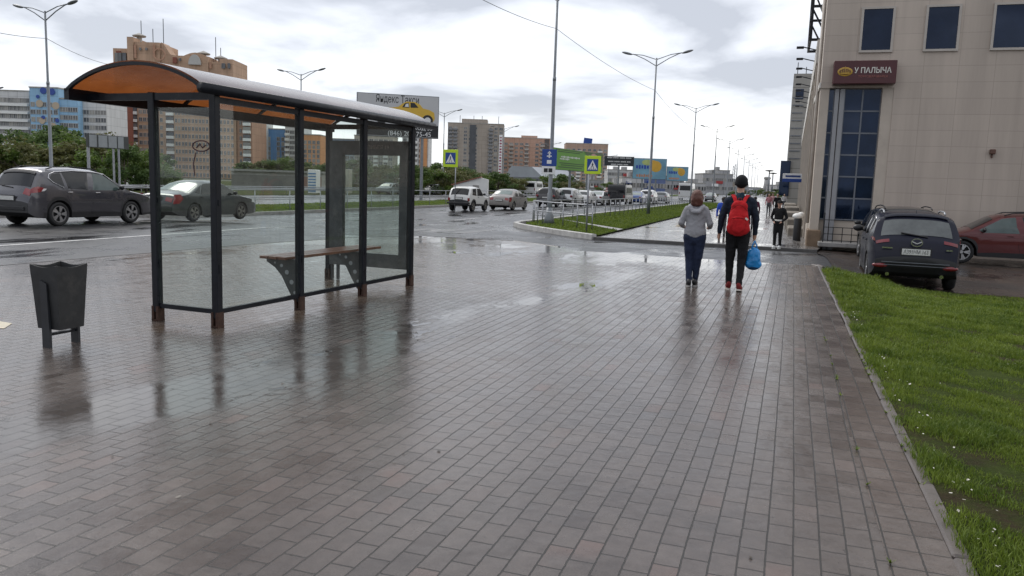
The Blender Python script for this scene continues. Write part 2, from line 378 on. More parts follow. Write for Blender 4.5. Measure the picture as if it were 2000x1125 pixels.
    if wet:   # small standing pools with their own waterline
        sg=node(nt,'ShaderNodeMapping'); sg.inputs['Scale'].default_value=(1.1,.55,1); sg.inputs['Location'].default_value=(2.3,.6,0); lk(nt,v,sg.inputs[0])
        pool=mathn(nt,'MULTIPLY',mrange(nt,noise(nt,sg.outputs[0],1.25,6,.6,.4),.545,.57,0,1,True),mrange(nt,pud,.10,.40,0,1)); pool=mathn(nt,'MULTIPLY',pool,mrange(nt,b.outputs['Fac'],0,1,1,.8))
        cc=mixc_(nt,mathn(nt,'MULTIPLY',pool,.5),cc,(.03,.027,.025)); pud=mathn(nt,'MULTIPLY',pud,.72); pud=mathn(nt,'MAXIMUM',pud,mathn(nt,'MULTIPLY',pool,1.0))
    lk(nt,cc,p.inputs['Base Color'])
    rr=mathn(nt,'ADD',mrange(nt,br.outputs[0],0,1,.12,.24),mrange(nt,noise(nt,v,2.2,5,.65),.3,.7,-.05,.09))
    if wet: rr=mathn(nt,'ADD',rr,mathn(nt,'MULTIPLY',dry,.03))
    rr=mathn(nt,'ADD',rr,mathn(nt,'MULTIPLY',b.outputs['Fac'],.2))
    inv=mathn(nt,'SUBTRACT',1,pud)
    rr=mathn(nt,'ADD',mathn(nt,'MULTIPLY',rr,inv),mathn(nt,'MULTIPLY',pud,.03)); lk(nt,rr,p.inputs['Roughness'])
    p.inputs['IOR'].default_value=1.46
    # relief: joints, uneven bricks, grain; drowned in the puddles
    h=mathn(nt,'ADD',mathn(nt,'MULTIPLY',b.outputs['Fac'],-.009),mathn(nt,'MULTIPLY',noise(nt,v,120,3,.6),.0011))
    h=mathn(nt,'ADD',h,mathn(nt,'MULTIPLY',noise(nt,ad.outputs[0],7,2,.5),.005))
    h=mathn(nt,'ADD',h,mathn(nt,'MULTIPLY',br.outputs[0],.0012))
    keep=mathn(nt,'ADD',mathn(nt,'MULTIPLY',inv,.97),.03)
    nrm=bumpn(nt,mathn(nt,'MULTIPLY',h,keep),.85,1.0); lk(nt,nrm,p.inputs['Normal'])
    return m
m_pave=paving_mat('wet_paving_bricks')
m_border=paving_mat('wet_border_blocks',ang=0.0,c1=(.092,.072,.062),c2=(.110,.090,.079),bw=.2,rh=.145,off=0)
m_pave2=paving_mat('far_paving_bricks',ang=0.0,c1=(.13,.12,.115),c2=(.19,.18,.17),wet=False)
def asphalt(name,c=(.034,.034,.036),wet=True,mud=0):
    m,nt,p=newmat(name); v=coords(nt)
    cc=mixc_(nt,mrange(nt,noise(nt,v,.35,6,.6),.3,.7,0,1),tuple(x*.75 for x in c),tuple(x*1.35 for x in c))
    cc=mixc_(nt,mrange(nt,noise(nt,v,160,3,.7),.45,.7,0,.5),cc,tuple(x*2.2 for x in c))
    st=coords(nt,'Object',(1.6,.06,1)); cc=mixc_(nt,mrange(nt,noise(nt,st,1.0,4,.6),.45,.65,0,.35),cc,tuple(x*.55 for x in c))
    if mud: cc=mixc_(nt,mrange(nt,noise(nt,v,.9,8,.7),.4,.65,0,mud),cc,(.075,.052,.038))
    pud,x,y,nz=wetness(nt,v,'road')
    lk(nt,mixc_(nt,mathn(nt,'MULTIPLY',pud,.4),cc,tuple(x_*.6 for x_ in c)),p.inputs['Base Color'])
    r0=mrange(nt,noise(nt,v,1.3,6,.65),.3,.7,.22,.44)
    rr=mathn(nt,'ADD',mathn(nt,'MULTIPLY',r0,mathn(nt,'SUBTRACT',1,pud)),mathn(nt,'MULTIPLY',pud,.09)); lk(nt,rr,p.inputs['Roughness'])
    p.inputs['IOR'].default_value=1.4
    h=mathn(nt,'MULTIPLY',noise(nt,v,140,3,.7),.004); h=mathn(nt,'ADD',h,mathn(nt,'MULTIPLY',noise(nt,v,2.5,4,.6),.012 if not mud else .05))
    lk(nt,bumpn(nt,mathn(nt,'MULTIPLY',h,mathn(nt,'SUBTRACT',1.05,pud)),.6,1.0),p.inputs['Normal'])
    return m
m_asph=asphalt('wet_asphalt'); m_asph2=asphalt('opposite_wet_asphalt',(.05,.05,.052)); m_mud=asphalt('muddy_lot',(.036,.031,.029),mud=.75)
def grassbase(name,soil=.95):
    m,nt,p=newmat(name); v=coords(nt)
    cc=mixc_(nt,mrange(nt,noise(nt,v,1.2,7,.7),.35,.65,0,1),(.026,.050,.008),(.075,.115,.018))
    cc=mixc_(nt,mrange(nt,noise(nt,v,.9,8,.72),.46,.60,.25*soil,soil),cc,(.058,.040,.026))
    cc=mixc_(nt,mrange(nt,noise(nt,v,40,4,.7),.4,.7,0,.5),cc,(.016,.026,.006))
    lk(nt,cc,p.inputs['Base Color']); p.inputs['Roughness'].default_value=.9; p.inputs['Specular IOR Level'].default_value=.08
    lk(nt,bumpn(nt,noise(nt,v,30,6,.7),1.0,.05),p.inputs['Normal']); return m
m_gbase=grassbase('turf'); m_lawn=grassbase('lawn_turf',.25)
def sheet(name,poly,zf,mt,sub=0,kind='structure',thick=0):
    """a ground sheet from an outline, optionally cut into strips along y so it can follow the slope"""
    bm=bmesh.new(); vs=[bm.verts.new((p[0],p[1],0)) for p in poly]; bm.faces.new(vs)
    if sub:
        y0=min(p[1] for p in poly); y1=max(p[1] for p in poly); y=y0+sub
        while y<min(y1,60):
            g=bm.verts[:]+bm.edges[:]+bm.faces[:]
            bmesh.ops.bisect_plane(bm,geom=g,plane_co=(0,y,0),plane_no=(0,1,0)); y+=sub
        x0=min(p[0] for p in poly); x1=max(p[0] for p in poly)
        if x1-x0<45 and sub<=1:
            x=x0+sub
            while x<x1:
                g=bm.verts[:]+bm.edges[:]+bm.faces[:]
                bmesh.ops.bisect_plane(bm,geom=g,plane_co=(x,0,0),plane_no=(1,0,0)); x+=sub
    bmesh.ops.triangulate(bm,faces=bm.faces,ngon_method='BEAUTY')
    for v in bm.verts: v.co.z=zf(v.co.x,v.co.y)
    bmesh.ops.recalc_face_normals(bm,faces=bm.faces)
    for f in bm.faces:
        if f.normal.z<0: f.normal_flip()
    me=bpy.data.meshes.new(name); bm.to_mesh(me); bm.free(); me.materials.append(mt)
    o=link(name,me); o['kind']=kind; return o
def rect(x0,x1,y0,y1): return [(x0,y0),(x1,y0),(x1,y1),(x0,y1)]
def ze(x,y):
    s=sm((y-12)/6.5); a=0 if y<=19 else zg(y)
    b=-.35*s; t=sm((x-.95)/2.2); return a*(1-t)+b*t
PAVE=[(-12.1,-8),(.57,-8),(.57,19.55),(-5.1,19.9),(-5.65,20.75),(-7.3,22.0),(-10.0,21.8),(-11.3,19.6),(-11.9,16.2),(-12.3,10)]
sheet('ground',rect(-2500,2500,-200,3500),lambda x,y:-.52,M('far_ground',(.07,.075,.05),.9,var=.4,vs=.05))
sheet('road',[(-24.4,-12),(.86,-12),(.86,19.3),(1.3,19.3),(1.3,900),(-24.4,900)],lambda x,y:zg(y)-.024,m_asph,sub=1.5)
sheet('pavement',PAVE,lambda x,y:0.0,m_pave)
sheet('pavement_border',rect(.57,.86,-8,19.55),lambda x,y:0.001,m_border)
sheet('opposite_road',rect(-48,-31,-12,900),lambda x,y:zg(y)-.03,m_asph2,sub=2)
sheet('far_pavement',[(-6.5,28.97),(1.2,28.45),(1.5,31),(1.3,60),(2.2,240),(-6.5,240)],lambda x,y:-.22,m_pave2)
sheet('parking_lot',rect(1.2,40,18.2,31),lambda x,y:ze(x,y)+.004,m_mud,sub=.9)
# kerbs
def kerb(name,pts,wd,ztop,h,mt=m_conc):
    b=MB()
    L_=[]
    for i,p in enumerate(pts):
        p=Vector(p[:2]); a=Vector(pts[max(i-1,0)][:2]); c=Vector(pts[min(i+1,len(pts)-1)][:2]); d=(c-a).normalized(); n=Vector((-d.y,d.x))
        L_.append((p-n*wd/2,p+n*wd/2))
    for i in range(len(pts)):
        z=ztop(*pts[i][:2]); l,r=L_[i]; c=.015
        b.v+=[(l.x,l.y,z-h),(l.x,l.y,z-c),(l.x+(r.x-l.x)*c/wd,l.y+(r.y-l.y)*c/wd,z),(r.x-(r.x-l.x)*c/wd,r.y-(r.y-l.y)*c/wd,z),(r.x,r.y,z-c),(r.x,r.y,z-h)]
    for i in range(len(pts)-1):
        for j in range(5): b.f.append((i*6+j,i*6+j+1,i*6+7+j,i*6+6+j)); b.m.append(0)
    b.f.append((0,1,2,3,4,5)); b.m.append(0); q=(len(pts)-1)*6; b.f.append((q+5,q+4,q+3,q+2,q+1,q)); b.m.append(0)
    o=b.build(name,mt); 
    bm=bmesh.new(); bm.from_mesh(o.data); bmesh.ops.recalc_face_normals(bm,faces=bm.faces); bm.to_mesh(o.data); bm.free()
    o['kind']='structure'; return o
def dens_line(a,b,step):
    a,b=Vector(a),Vector(b); n=max(1,int((b-a).length/step)); return [tuple(a.lerp(b,i/n)) for i in range(n+1)]
kb=MB(); rk=random.Random(4); y=-8.0
while y<19.4:
    ln=1.0; kb.box((.908+rk.uniform(-.006,.006),y+ln/2,-.085+rk.uniform(-.006,.006)),(.082,ln-.012,.2),0,Matrix.Rotation(rk.uniform(-.005,.005),3,'Z')@Matrix.Rotation(rk.uniform(-.03,.03),3,'Y'),bev=.012); y+=ln
kb.box((.87,19.62,-.08),(.09,.42,.2),0,Matrix.Rotation(R(35),3,'Z'),bev=.02)
kb.build('kerb',M('flush_kerb_stone',(.095,.080,.073),.42,var=.35,vs=3,bump=.5,bs=40,rvar=.12,dirt=(.045,.04,.03,.7)))['kind']='structure'
ISL=[(-11.75,36.6),(-11.6,35.3),(-10.9,34.0),(-9.6,32.4),(-8.2,30.8),(-7.0,29.6),(-6.5,29.1)]
kerb('island_kerb',dens_line((-11.4,120),(-11.7,40),4)+ISL,.2,lambda x,y:-.12,.3,M('pale_kerb',(.44,.43,.41),.5,var=.2,vs=3,bump=.2,bs=50,dirt=(.15,.14,.13,.6)))
kerb('pavement_kerb',[(-6.4,28.95),(-3,28.75),(1.2,28.42)],.1,lambda x,y:-.2,.2,M('dark_wet_kerb',(.09,.085,.08),.3,var=.3,vs=6))
kerb('median_kerb',dens_line((-24.5,-12),(-24.5,60),3)+[(-24.5,300)],.18,lambda x,y:zg(y)+.13,.35)
kerb('bay_kerb',[(-12.16,-8),(-12.36,10),(-11.96,16.2),(-11.36,19.65),(-10.05,21.88),(-7.3,22.1),(-5.6,20.83)],.07,lambda x,y:.006,.2,M('dark_flush_kerb',(.05,.047,.045),.35,var=.4,vs=5))
sheet('island_turf',[(-11.35,120),(-11.5,36.6),(-10.8,34.3),(-9.5,32.6),(-8.1,31.0),(-6.9,29.8),(-6.4,29.35),(-6.38,120)],lambda x,y:-.165,m_lawn)
sheet('median_turf',rect(-31,-24.42,-12,300),lambda x,y:zg(y)+.10,m_lawn,sub=2)
sheet('verge_turf',rect(-140,-48,-12,400),lambda x,y:zg(y)+.0,m_gbase,sub=4)
sheet('verge',rect(.94,14,-8,18.9),lambda x,y:ze(x,y)+.012,m_gbase,sub=.6)
# strip of paving slabs crossing the island
sheet('path_strip',[(-10.9,41.0),(-10.6,40.4),(-6.42,33.2),(-6.42,34.4)],lambda x,y:-.15,M('path_slabs',(.30,.29,.28),.5,var=.25,vs=3))
# road markings
m_mark=M('road_marking',(.50,.50,.49),.45,var=.45,vs=3,dirt=(.05,.05,.05,.8))
def marking(poly): return sheet('road_marking',poly,lambda x,y:zg(y)-.019,m_mark,sub=1.0)
marking(rect(-15.72,-15.58,-5,24))
sheet('pavement_mark',[tuple(G(*q)[:2]) for q in ((-60,640),(8,642),(24,632),(-60,618))],lambda x,y:.004,M('worn_yellow_paint',(.50,.45,.33),.5,var=.25,vs=9))
for i in range(9): marking(rect(-15.9,-15.76,38+i*9,41.5+i*9))
m_mark=M('worn_marking',(.13,.13,.13),.45,var=.5,vs=4)
for i in range(4): marking([(-15.2+i*1.05,27.0+.5*i),(-14.6+i*1.05,27.0+.5*i),(-14.3+i*1.05,30+.5*i),(-14.9+i*1.05,30+.5*i)])
m_mark=bpy.data.materials['road_marking']
for i in range(14): marking(rect(-20.2,-20.06,-4+i*12,0+i*12))
# ------------------------------------------------------------------ grass
def leafmat(name,ca,cb,trans=.35,rough=.55):
    m,nt,p=newmat(name); at=node(nt,'ShaderNodeAttribute',attribute_name='rnd')
    v=coords(nt); big=mrange(nt,noise(nt,v,1.2,5,.65),.35,.65,0,1)
    big=mathn(nt,'ADD',mathn(nt,'MULTIPLY',big,.6),mathn(nt,'MULTIPLY',mrange(nt,noise(nt,v,4.5,3,.6),.4,.6,0,1),.4))
    f=mathn(nt,'ADD',mathn(nt,'MULTIPLY',at.outputs['Fac'],.4),mathn(nt,'MULTIPLY',big,.6))
    cc=mixc_(nt,f,ca,cb); lk(nt,cc,p.inputs['Base Color']); p.inputs['Roughness'].default_value=rough
    p.inputs['Specular IOR Level'].default_value=.35
    tl=node(nt,'ShaderNodeBsdfTranslucent'); lk(nt,cc,tl.inputs[0]); mx=node(nt,'ShaderNodeMixShader'); mx.inputs[0].default_value=trans
    lk(nt,p.outputs[0],mx.inputs[1]); lk(nt,tl.outputs[0],mx.inputs[2]); lk(nt,mx.outputs[0],nt.nodes['Material Output'].inputs[0]); return m
m_grass=leafmat('grass_blades',(.042,.088,.011),(.225,.285,.040),.38,.5)
def npmesh(name,verts,faces_n,mt,rnd=None):
    """verts (k,4,3) quads or (k,3,3) triangles"""
    k,n,_=verts.shape; me=bpy.data.meshes.new(name)
    me.vertices.add(k*n); me.vertices.foreach_set('co',verts.reshape(-1).astype(np.float32))
    me.loops.add(k*n); me.loops.foreach_set('vertex_index',np.arange(k*n,dtype=np.int32))
    me.polygons.add(k); me.polygons.foreach_set('loop_start',np.arange(0,k*n,n,dtype=np.int32))
    me.materials.append(mt)
    if rnd is not None:
        a=me.attributes.new('rnd','FLOAT','POINT'); a.data.foreach_set('value',np.repeat(rnd,n).astype(np.float32))
    me.update(calc_edges=True); me.validate(); return me
_ph=rng.uniform(0,6.28,(12,)); _kx=rng.uniform(-1,1,12); _ky=rng.uniform(-1,1,12)
def clump(x,y,sc):
    s=0
    for i in range(12): s=s+np.sin((x*_kx[i]+y*_ky[i])*sc*(1+i*.35)+_ph[i])
    return s/3.2
def blades(x,y,z,h,wd,seed):
    r=np.random.default_rng(seed); n=len(x); a=r.uniform(0,6.283,n); ln=r.uniform(.1,.75,n)*h; b=r.uniform(0,6.283,n)
    P=np.stack([x,y,z],1); wv=np.stack([np.cos(a),np.sin(a),0*a],1)*wd[:,None]/2
    mid=P+np.stack([np.cos(b)*ln*.3,np.sin(b)*ln*.3,h*.6],1); tip=P+np.stack([np.cos(b)*ln,np.sin(b)*ln,h*(1-.2*r.random(n))],1)
    q=np.stack([P-wv,P+wv,mid+wv*.75,mid-wv*.75],1); t=np.stack([mid-wv*.75,mid+wv*.75,tip+wv*.1,tip-wv*.1],1)
    return np.concatenate([q,t],0)
def zev(x,y): return np.array([ze(a,b) for a,b in zip(x,y)])
def scatter(n,x0,x1,y0,y1,pw,seed):
    r=np.random.default_rng(seed); return x0+(x1-x0)*r.random(n)**pw, y0+(y1-y0)*r.random(n)
# near verge on the right, densest close to the camera
xs=[];ys=[];hs=[];ws=[]
for (x0,x1,y0,y1,n,h,wd) in ((.93,3.2,3.2,8,120000,.040,.0055),(.93,5.0,8,13,105000,.050,.009),(.93,8.0,13,18.8,85000,.06,.014)):
    x,y=scatter(n,x0-.04,x1,y0,y1,1.0,int(y0*10)); c=clump(x,y,1.6)+.6*clump(x+9,y-4,4.1)
    r=np.random.default_rng(int(y1*7)); edge=(x-.93)
    keep=(c+r.normal(0,.30,n)>-.68)&(r.random(n)<np.clip(.45+edge*3.2,0,1))
    x,y,c=x[keep],y[keep],c[keep]; xs.append(x);ys.append(y)
    tall=(clump(x-3,y+7,2.3)>.75)
    hs.append(h*np.clip(.55+.35*c+r.normal(0,.25,len(x)),.25,1.6)*np.where(tall,1.7,1)); ws.append(np.full(len(x),wd)*r.uniform(.6,1.3,len(x)))
x=np.concatenate(xs);y=np.concatenate(ys);h=np.concatenate(hs);wd=np.concatenate(ws)
q=blades(x,y,zev(x,y)+.008,h,wd,3); rn=np.random.default_rng(5).random(len(x)); 
o=link('grass',npmesh('grass',q,4,m_grass,np.concatenate([rn,rn]))); o['kind']='stuff'
# coarser grass on the island and the median
def patch_grass(name,n,x0,x1,y0,y1,z,h,wd,inside=None,seed=1):
    x,y=scatter(n,x0,x1,y0,y1,1,seed); y=y0+(y1-y0)*((y-y0)/(y1-y0))**1.6
    if inside is not None: k=inside(x,y); x,y=x[k],y[k]
    r=np.random.default_rng(seed+1); hh=h*np.clip(.6+.35*clump(x,y,.9)+r.normal(0,.25,len(x)),.2,1.7)
    zz=np.array([zg(b) for b in y])+z if z>-.14 else np.full(len(x),z)
    q=blades(x,y,zz,hh,np.full(len(x),wd),seed); rn=r.random(len(x)); o=link(name,npmesh(name,q,4,m_grass,np.concatenate([rn,rn]))); o['kind']='stuff'
def in_isl(x,y):
    lo=np.interp(x,[-11.5,-10.8,-9.5,-8.1,-6.9,-6.4],[36.6,34.3,32.6,31.0,29.8,29.35]); t=(x+10.75)/(4.33); py=40.7-t*6.9
    return (y>lo+.1)&(x<-6.45)&(np.abs(y-py)>.55)
patch_grass('island_grass',42000,-11.4,-6.4,29.3,110,-.165,.09,.03,in_isl,21)
patch_grass('median_grass',40000,-30.9,-24.5,16,140,.10,.11,.035,None,31)
# blown seed fluff and litter along the kerb and in the grass
r=np.random.default_rng(11); k=150
fx=.97+np.abs(r.normal(0,.10,k)); fy=r.uniform(3.4,14,k); 
fx[115:]=.97+r.random(35)*3.4; 
a=r.uniform(0,6.28,k); s_=r.uniform(.003,.009,k)
ctr=np.stack([fx,fy,zev(fx,fy)+.03+.03*r.random(k)],1); u=np.stack([np.cos(a),np.sin(a),.3*r.normal(size=k)],1)*s_[:,None]; v=np.stack([-np.sin(a),np.cos(a),.3*r.normal(size=k)],1)*s_[:,None]*.7
o=link('fallen_petals',npmesh('fallen_petals',np.stack([ctr-u-v,ctr+u-v,ctr+u+v,ctr-u+v],1),4,M('pale_petals',(.50,.47,.42),.8,var=.3,vs=30))); o['kind']='stuff'
# ------------------------------------------------------------------ bus shelter
m_orange,nt,p=newmat('brown_polycarbonate')
v=coords(nt); st=coords(nt,'Object',(1,.5,1))
cc=mixc_(nt,mrange(nt,noise(nt,st,2.2,6,.65),.3,.7,0,1),(.20,.055,.014),(.34,.108,.028))
nt.nodes.remove(p)
tl=node(nt,'ShaderNodeBsdfTranslucent'); lk(nt,cc,tl.inputs[0]); df=node(nt,'ShaderNodeBsdfDiffuse'); lk(nt,mixc_(nt,1,cc,(.5,.5,.55),'MULTIPLY'),df.inputs[0])
trn=node(nt,'ShaderNodeBsdfTransparent'); lk(nt,mixc_(nt,1,cc,(.7,.5,.4),'MULTIPLY'),trn.inputs[0])
gl=node(nt,'ShaderNodeBsdfGlossy'); lk(nt,mrange(nt,noise(nt,v,5,6,.7),.35,.65,.07,.3),gl.inputs['Roughness'])
wn=noise(nt,v,60,4,.6); bp=bumpn(nt,wn,.35,.004); lk(nt,bp,gl.inputs['Normal'])
m1=node(nt,'ShaderNodeMixShader'); m1.inputs[0].default_value=.38; lk(nt,tl.outputs[0],m1.inputs[1]); lk(nt,df.outputs[0],m1.inputs[2])
m1b=node(nt,'ShaderNodeMixShader'); m1b.inputs[0].default_value=.16; lk(nt,m1.outputs[0],m1b.inputs[1]); lk(nt,trn.outputs[0],m1b.inputs[2])
m2=node(nt,'ShaderNodeMixShader'); lk(nt,schlick(nt,.07,.97,3.2),m2.inputs[0]); lk(nt,m1b.outputs[0],m2.inputs[1]); lk(nt,gl.outputs[0],m2.inputs[2])
lk(nt,m2.outputs[0],nt.nodes['Material Output'].inputs[0])
m_wood=M('painted_bench_wood',(.15,.055,.030),.35,var=.35,vs=6,bump=.1,bs=20)
m_lbox=M('light_box_panel',(.045,.052,.056),.4,var=.5,vs=5,dirt=(.16,.16,.15,.55))
m_brkt=M('bracket_grey',(.045,.05,.055),.45,var=.3,vs=9)
sh=thing('bus_shelter','bus shelter with dark posts, dirty glass walls and curved brown translucent roof on wet paving','bus shelter',(-5.68,7.11,0),-.0515)
PH=2.44; WL=4.28
def post(x,y,top=PH,foot=.16,w=.085):
    b=MB().box((x,y,(top+.05)/2+.05),(w,w,top-.05),bev=.008)
    b.box((x,y,.64),(w+.012,.03,.10)); b.box((x,y,top*.55),(w+.016,.03,.06))
    o=b.build('post',m_dark,sh)
    f=MB().box((x-w/2+.012,y,.085),(.03,w*1.15,.17)).box((x+w/2-.012,y,.085),(.03,w*1.15,.17)).box((x,y,.012),(w*1.15,w*1.15,.012)).tube([(x,y,.0),(x,y,.14)],.011)
    f.build('foot',m_rust,o)
for y in (0,1.45,2.9,WL): post(0,y)
post(-.83,0); post(-1.5,WL,top=2.40)
# rails at the bottom and top
b=MB().bar((0.0,.0425,.175),(0.0,WL-.0425,.175),.045,.05).bar((-.79,0,.175),(-.0425,0,.175),.045,.05); b.build('bottom_rail',m_dark,sh)
b=MB().bar((0,.0425,2.41),(0,WL-.0425,2.41),.05,.06); b.build('top_rail',m_dark,sh)
# glass panes
def pane(x0,y0,x1,y1,z0,z1,nm='glass_pane'):
    b=MB().bar((x0,y0,(z0+z1)/2),(x1,y1,(z0+z1)/2),.008,z1-z0); return b.build(nm,m_glass,sh)
for y0,y1 in ((0,1.45),(1.45,2.9),(2.9,WL)): pane(0,y0+.045,0,y1-.045,.2,2.38)
pane(-.785,0,-.045,0,.2,2.33)
# roof: arched sheet on arches
RW0,RW1,RY0,RY1=-1.80,.09,-.25,4.78; RZ=2.50; RISE=.272
def arc(t): return (RW0+(RW1-RW0)*t, RZ+RISE*(1-(2*t-1)**2)**.85)
b=MB(); n=22; ny=12
for j in range(ny+1):
    y=RY0+(RY1-RY0)*j/ny
    for i in range(n+1): x_,z_=arc(i/n); b.v.append((x_,y,z_+.02))
for j in range(ny):
    for i in range(n): a=j*(n+1)+i; b.f.append((a,a+1,a+n+2,a+n+1)); b.m.append(0)
b.build('roof_sheet',m_orange,sh,smooth=True)
for y in (RY0,1.45,2.9,RY1):
    pts=[(arc(t)[0],y,arc(t)[1]-.012) for t in np.linspace(0,1,19)]
    ob=MB()
    for q in range(18): ob.bar(pts[q],pts[q+1],.04,.034 if y in(RY0,RY1) else .028)
    ob.build('roof_arch',m_dark,sh)
b=MB().bar((RW0+.02,RY0-.02,2.455),(RW0+.02,RY1+.02,2.455),.07,.12); b.build('eaves_beam',m_dark,sh)
b=MB().tube([(RW1,RY0-.04,2.50),(RW1,RY1+.04,2.50)],.055,12); b.build('eaves_tube',m_dark,sh,smooth=True)
for y in (0.0,WL): MB().bar((RW0+.056,y,2.445),(-.026,y,2.445),.05,.075).build('tie_beam',m_dark,sh)
for y in (1.45,2.9): MB().bar((-.03,y,2.46),(RW1-.05,y,2.48),.04,.04).build('tie_beam',m_dark,sh)
# end light box with empty poster frame
lb=MB(); X0,X1=-1.46,-.045; yb=WL
lb.box(((X0+.12),yb,1.24),(.24,.09,1.98)); lb.box((X1-.07,yb,1.24),(.14,.09,1.98))
lb.box(((X0+.24+X1-.14)/2,yb,2.12),(X1-X0-.38,.088,.22)); lb.box(((X0+.24+X1-.14)/2,yb,.36),(X1-X0-.38,.088,.22))
lbo=lb.build('poster_frame',m_lbox,sh)
text('ЭПИБЕЯ 19',.085,M('faded_lettering',(.22,.22,.21),.6,var=.3,vs=20),lbo,Matrix.Translation((-.60,yb-.048,2.13))@Matrix.Rotation(R(90),4,'X'),extrude=.001)
MB().bar((X0+.24,yb,1.24),(X1-.14,yb,1.24),.008,1.54).build('glass_pane',glassmat('dirty_poster_glass',dirt=.3,base=.10),sh)
for x_ in (X0+.03,X0+.14): MB().box((x_,yb,.13),(.035,.05,.25)).build('frame_foot',m_brkt,sh)
# bench fixed to the posts
bx=[]
for i in range(3): bx.append(MB().box((-.46+i*.135,2.48,.635),(.125,2.28,.035),bev=.006).build('seat_board',m_wood,sh))
for y in (1.5,2.95):
    poly=[(-.53,.60),(-.53,.57),(-.40,.50),(-.30,.40),(-.22,.26),(-.12,.10),(-.045,.02),(-.045,.615),(-.53,.615)]
    # outline in x/z, holes cut as dark inlays
    Mx=Matrix.Translation((0,y+.02,.0))@Matrix.Rotation(R(90),4,'X')
    o=MB().prism([(a,c) for a,c in poly],.03,0,Mx).build('bench_bracket',m_brkt,sh)
    h=MB()
    for (a,c,r_) in ((-.30,.53,.022),(-.22,.45,.03),(-.15,.33,.03),(-.10,.20,.022),(-.40,.56,.014)): h.lathe([(0,0),(r_,0),(r_,.034),(0,.034)],10,0,(a,y-.012,c),'y')
    h.build('bracket_hole',m_galv,o)
# scuffed sticker patches left on the glass
st_=MB()
for (x_,y_,z_,w_,h_) in ((-.55,-.006,1.30,.14,.30),(-.33,-.006,1.02,.10,.2)):
    pass
gr=MB(); pts=[(-.18+.115*math.cos(t),-.0055,1.93+.055*math.sin(t)) for t in np.linspace(0,6.4,26)]; gr.tube(pts,.007,5)
gr.tube([(-.24,-.0055,1.91),(-.20,-.0055,1.95),(-.16,-.0055,1.91),(-.12,-.0055,1.94)],.007,5); gr.tube([(-.25,-.0055,1.86),(-.29,-.0055,1.74),(-.27,-.0055,1.62)],.006,5)
gr.build('graffiti_scrawl',M('dark_marker_paint',(.05,.012,.02),.5,var=.3,vs=30),sh)
# ------------------------------------------------------------------ litter bin
bn=thing('litter_bin','dark grey tapered metal litter bin with scalloped rim on two flat legs','litter bin',(-6.345,5.73,0),-.02)
b=MB(); prof=[]
zs=[.17,.30,.45,.60,.70,.77]; n=8
def sq(hw,k):    # outline of one wall top to get the scalloped rim
    return hw
ring=[]
for zi,z in enumerate(zs):
    hw=.134+(z-.17)*.055; pts=[]
    for sdx in range(4):
        for i in range(n):
            t=-1+2*i/n; px_,py_=(t,-1) if sdx==0 else ((1,t) if sdx==1 else ((-t,1) if sdx==2 else (-1,-t)))
            zz=z
            if zi==len(zs)-1: zz=z-.024*max(0,math.cos(t*math.pi/2))**1.3
            elif zi==len(zs)-2: zz=z-.02
            b.v.append((px_*hw,py_*hw,zz))
m_=4*n
for zi in range(len(zs)-1):
    for j in range(m_): b.f.append((zi*m_+j,zi*m_+(j+1)%m_,(zi+1)*m_+(j+1)%m_,(zi+1)*m_+j)); b.m.append(0)
b.f.append(tuple(reversed(range(m_)))); b.m.append(0)
m_bin=M('bin_grey_paint',(.022,.023,.024),.55,var=.35,vs=7,bump=.05,bs=60,dirt=(.075,.07,.065,.5))
bo=b.build('body',m_bin,bn); md=bo.modifiers.new('thick','SOLIDIFY'); md.thickness=.006; md.offset=-1
for s_ in (-1,1):
    g=MB(); hw=lambda z:.134+(z-.17)*.055
    g.add([(-.045,s_*(hw(.17)+.008),0),(.045,s_*(hw(.17)+.008),0),(.045,s_*(hw(.17)+.008),.2),(.04,s_*(hw(.60)+.008),.60),(-.04,s_*(hw(.60)+.008),.63),(-.045,s_*(hw(.17)+.008),.2),
           (-.045,s_*(hw(.17)+.035),0),(.045,s_*(hw(.17)+.035),0),(.045,s_*(hw(.17)+.035),.2),(.04,s_*(hw(.60)+.02),.60),(-.04,s_*(hw(.60)+.02),.63),(-.045,s_*(hw(.17)+.035),.2)],
          [(0,1,2,5),(5,2,3,4),(6,11,8,7),(11,10,9,8),(0,6,7,1),(1,7,8,2),(2,8,9,3),(3,9,10,4),(4,10,11,5),(5,11,6,0)])
    g.build('leg',M('bin_leg_paint',(.018,.020,.024),.4,var=.3,vs=9),bn,fix=True)
MB().bar((0,-.14,.12),(0,.14,.12),.05,.02).build('crossbar',m_dark,bn)
# ------------------------------------------------------------------ street lamps
m_head=M('lamp_head_grey',(.16,.17,.18),.4,.2,var=.15)
def make_lamp(height,arm,name='street_lamp',flare=False,single=False):
    t=thing(name,None,'street lamp')
    pl=MB().tube([(0,0,0),(0,0,1.4),(0,0,1.45),(0,0,height*.62),(0,0,height*.63),(0,0,height+.1)],[.125,.12,.095,.075,.062,.05],10)
    if flare: pl.tube([(0,0,0),(0,0,.25),(0,0,.75)],[.27,.22,.13],10)
    pl.tube([(0,0,height*.63-.08),(0,0,height*.63+.08)],.085,8)
    pl.build('pole',m_pole,t,smooth=True)
    for s in ((1,) if single else (-1,1)):
        b=MB().tube([(s*.02,0,height),(s*arm*.40,0,height+.30),(s*arm*.72,0,height+.40)],.028,6)
        b.tube([(s*.02,0,height-.42),(s*arm*.35,0,height+.05),(s*arm*.62,0,height+.33),(s*arm*.72,0,height+.40)],.03,6)
        b.build('arm',m_pole,t,smooth=True)
        rot=Matrix.Rotation(-s*R(14),3,'Y')
        h=MB().ell((s*arm*.87,0,height+.46),(arm*.17,.14,.085),0,12,8,rot); h.build('lamp_head',m_head,t,smooth=True)
    return t
lamp0=make_lamp(10.4,2.35)
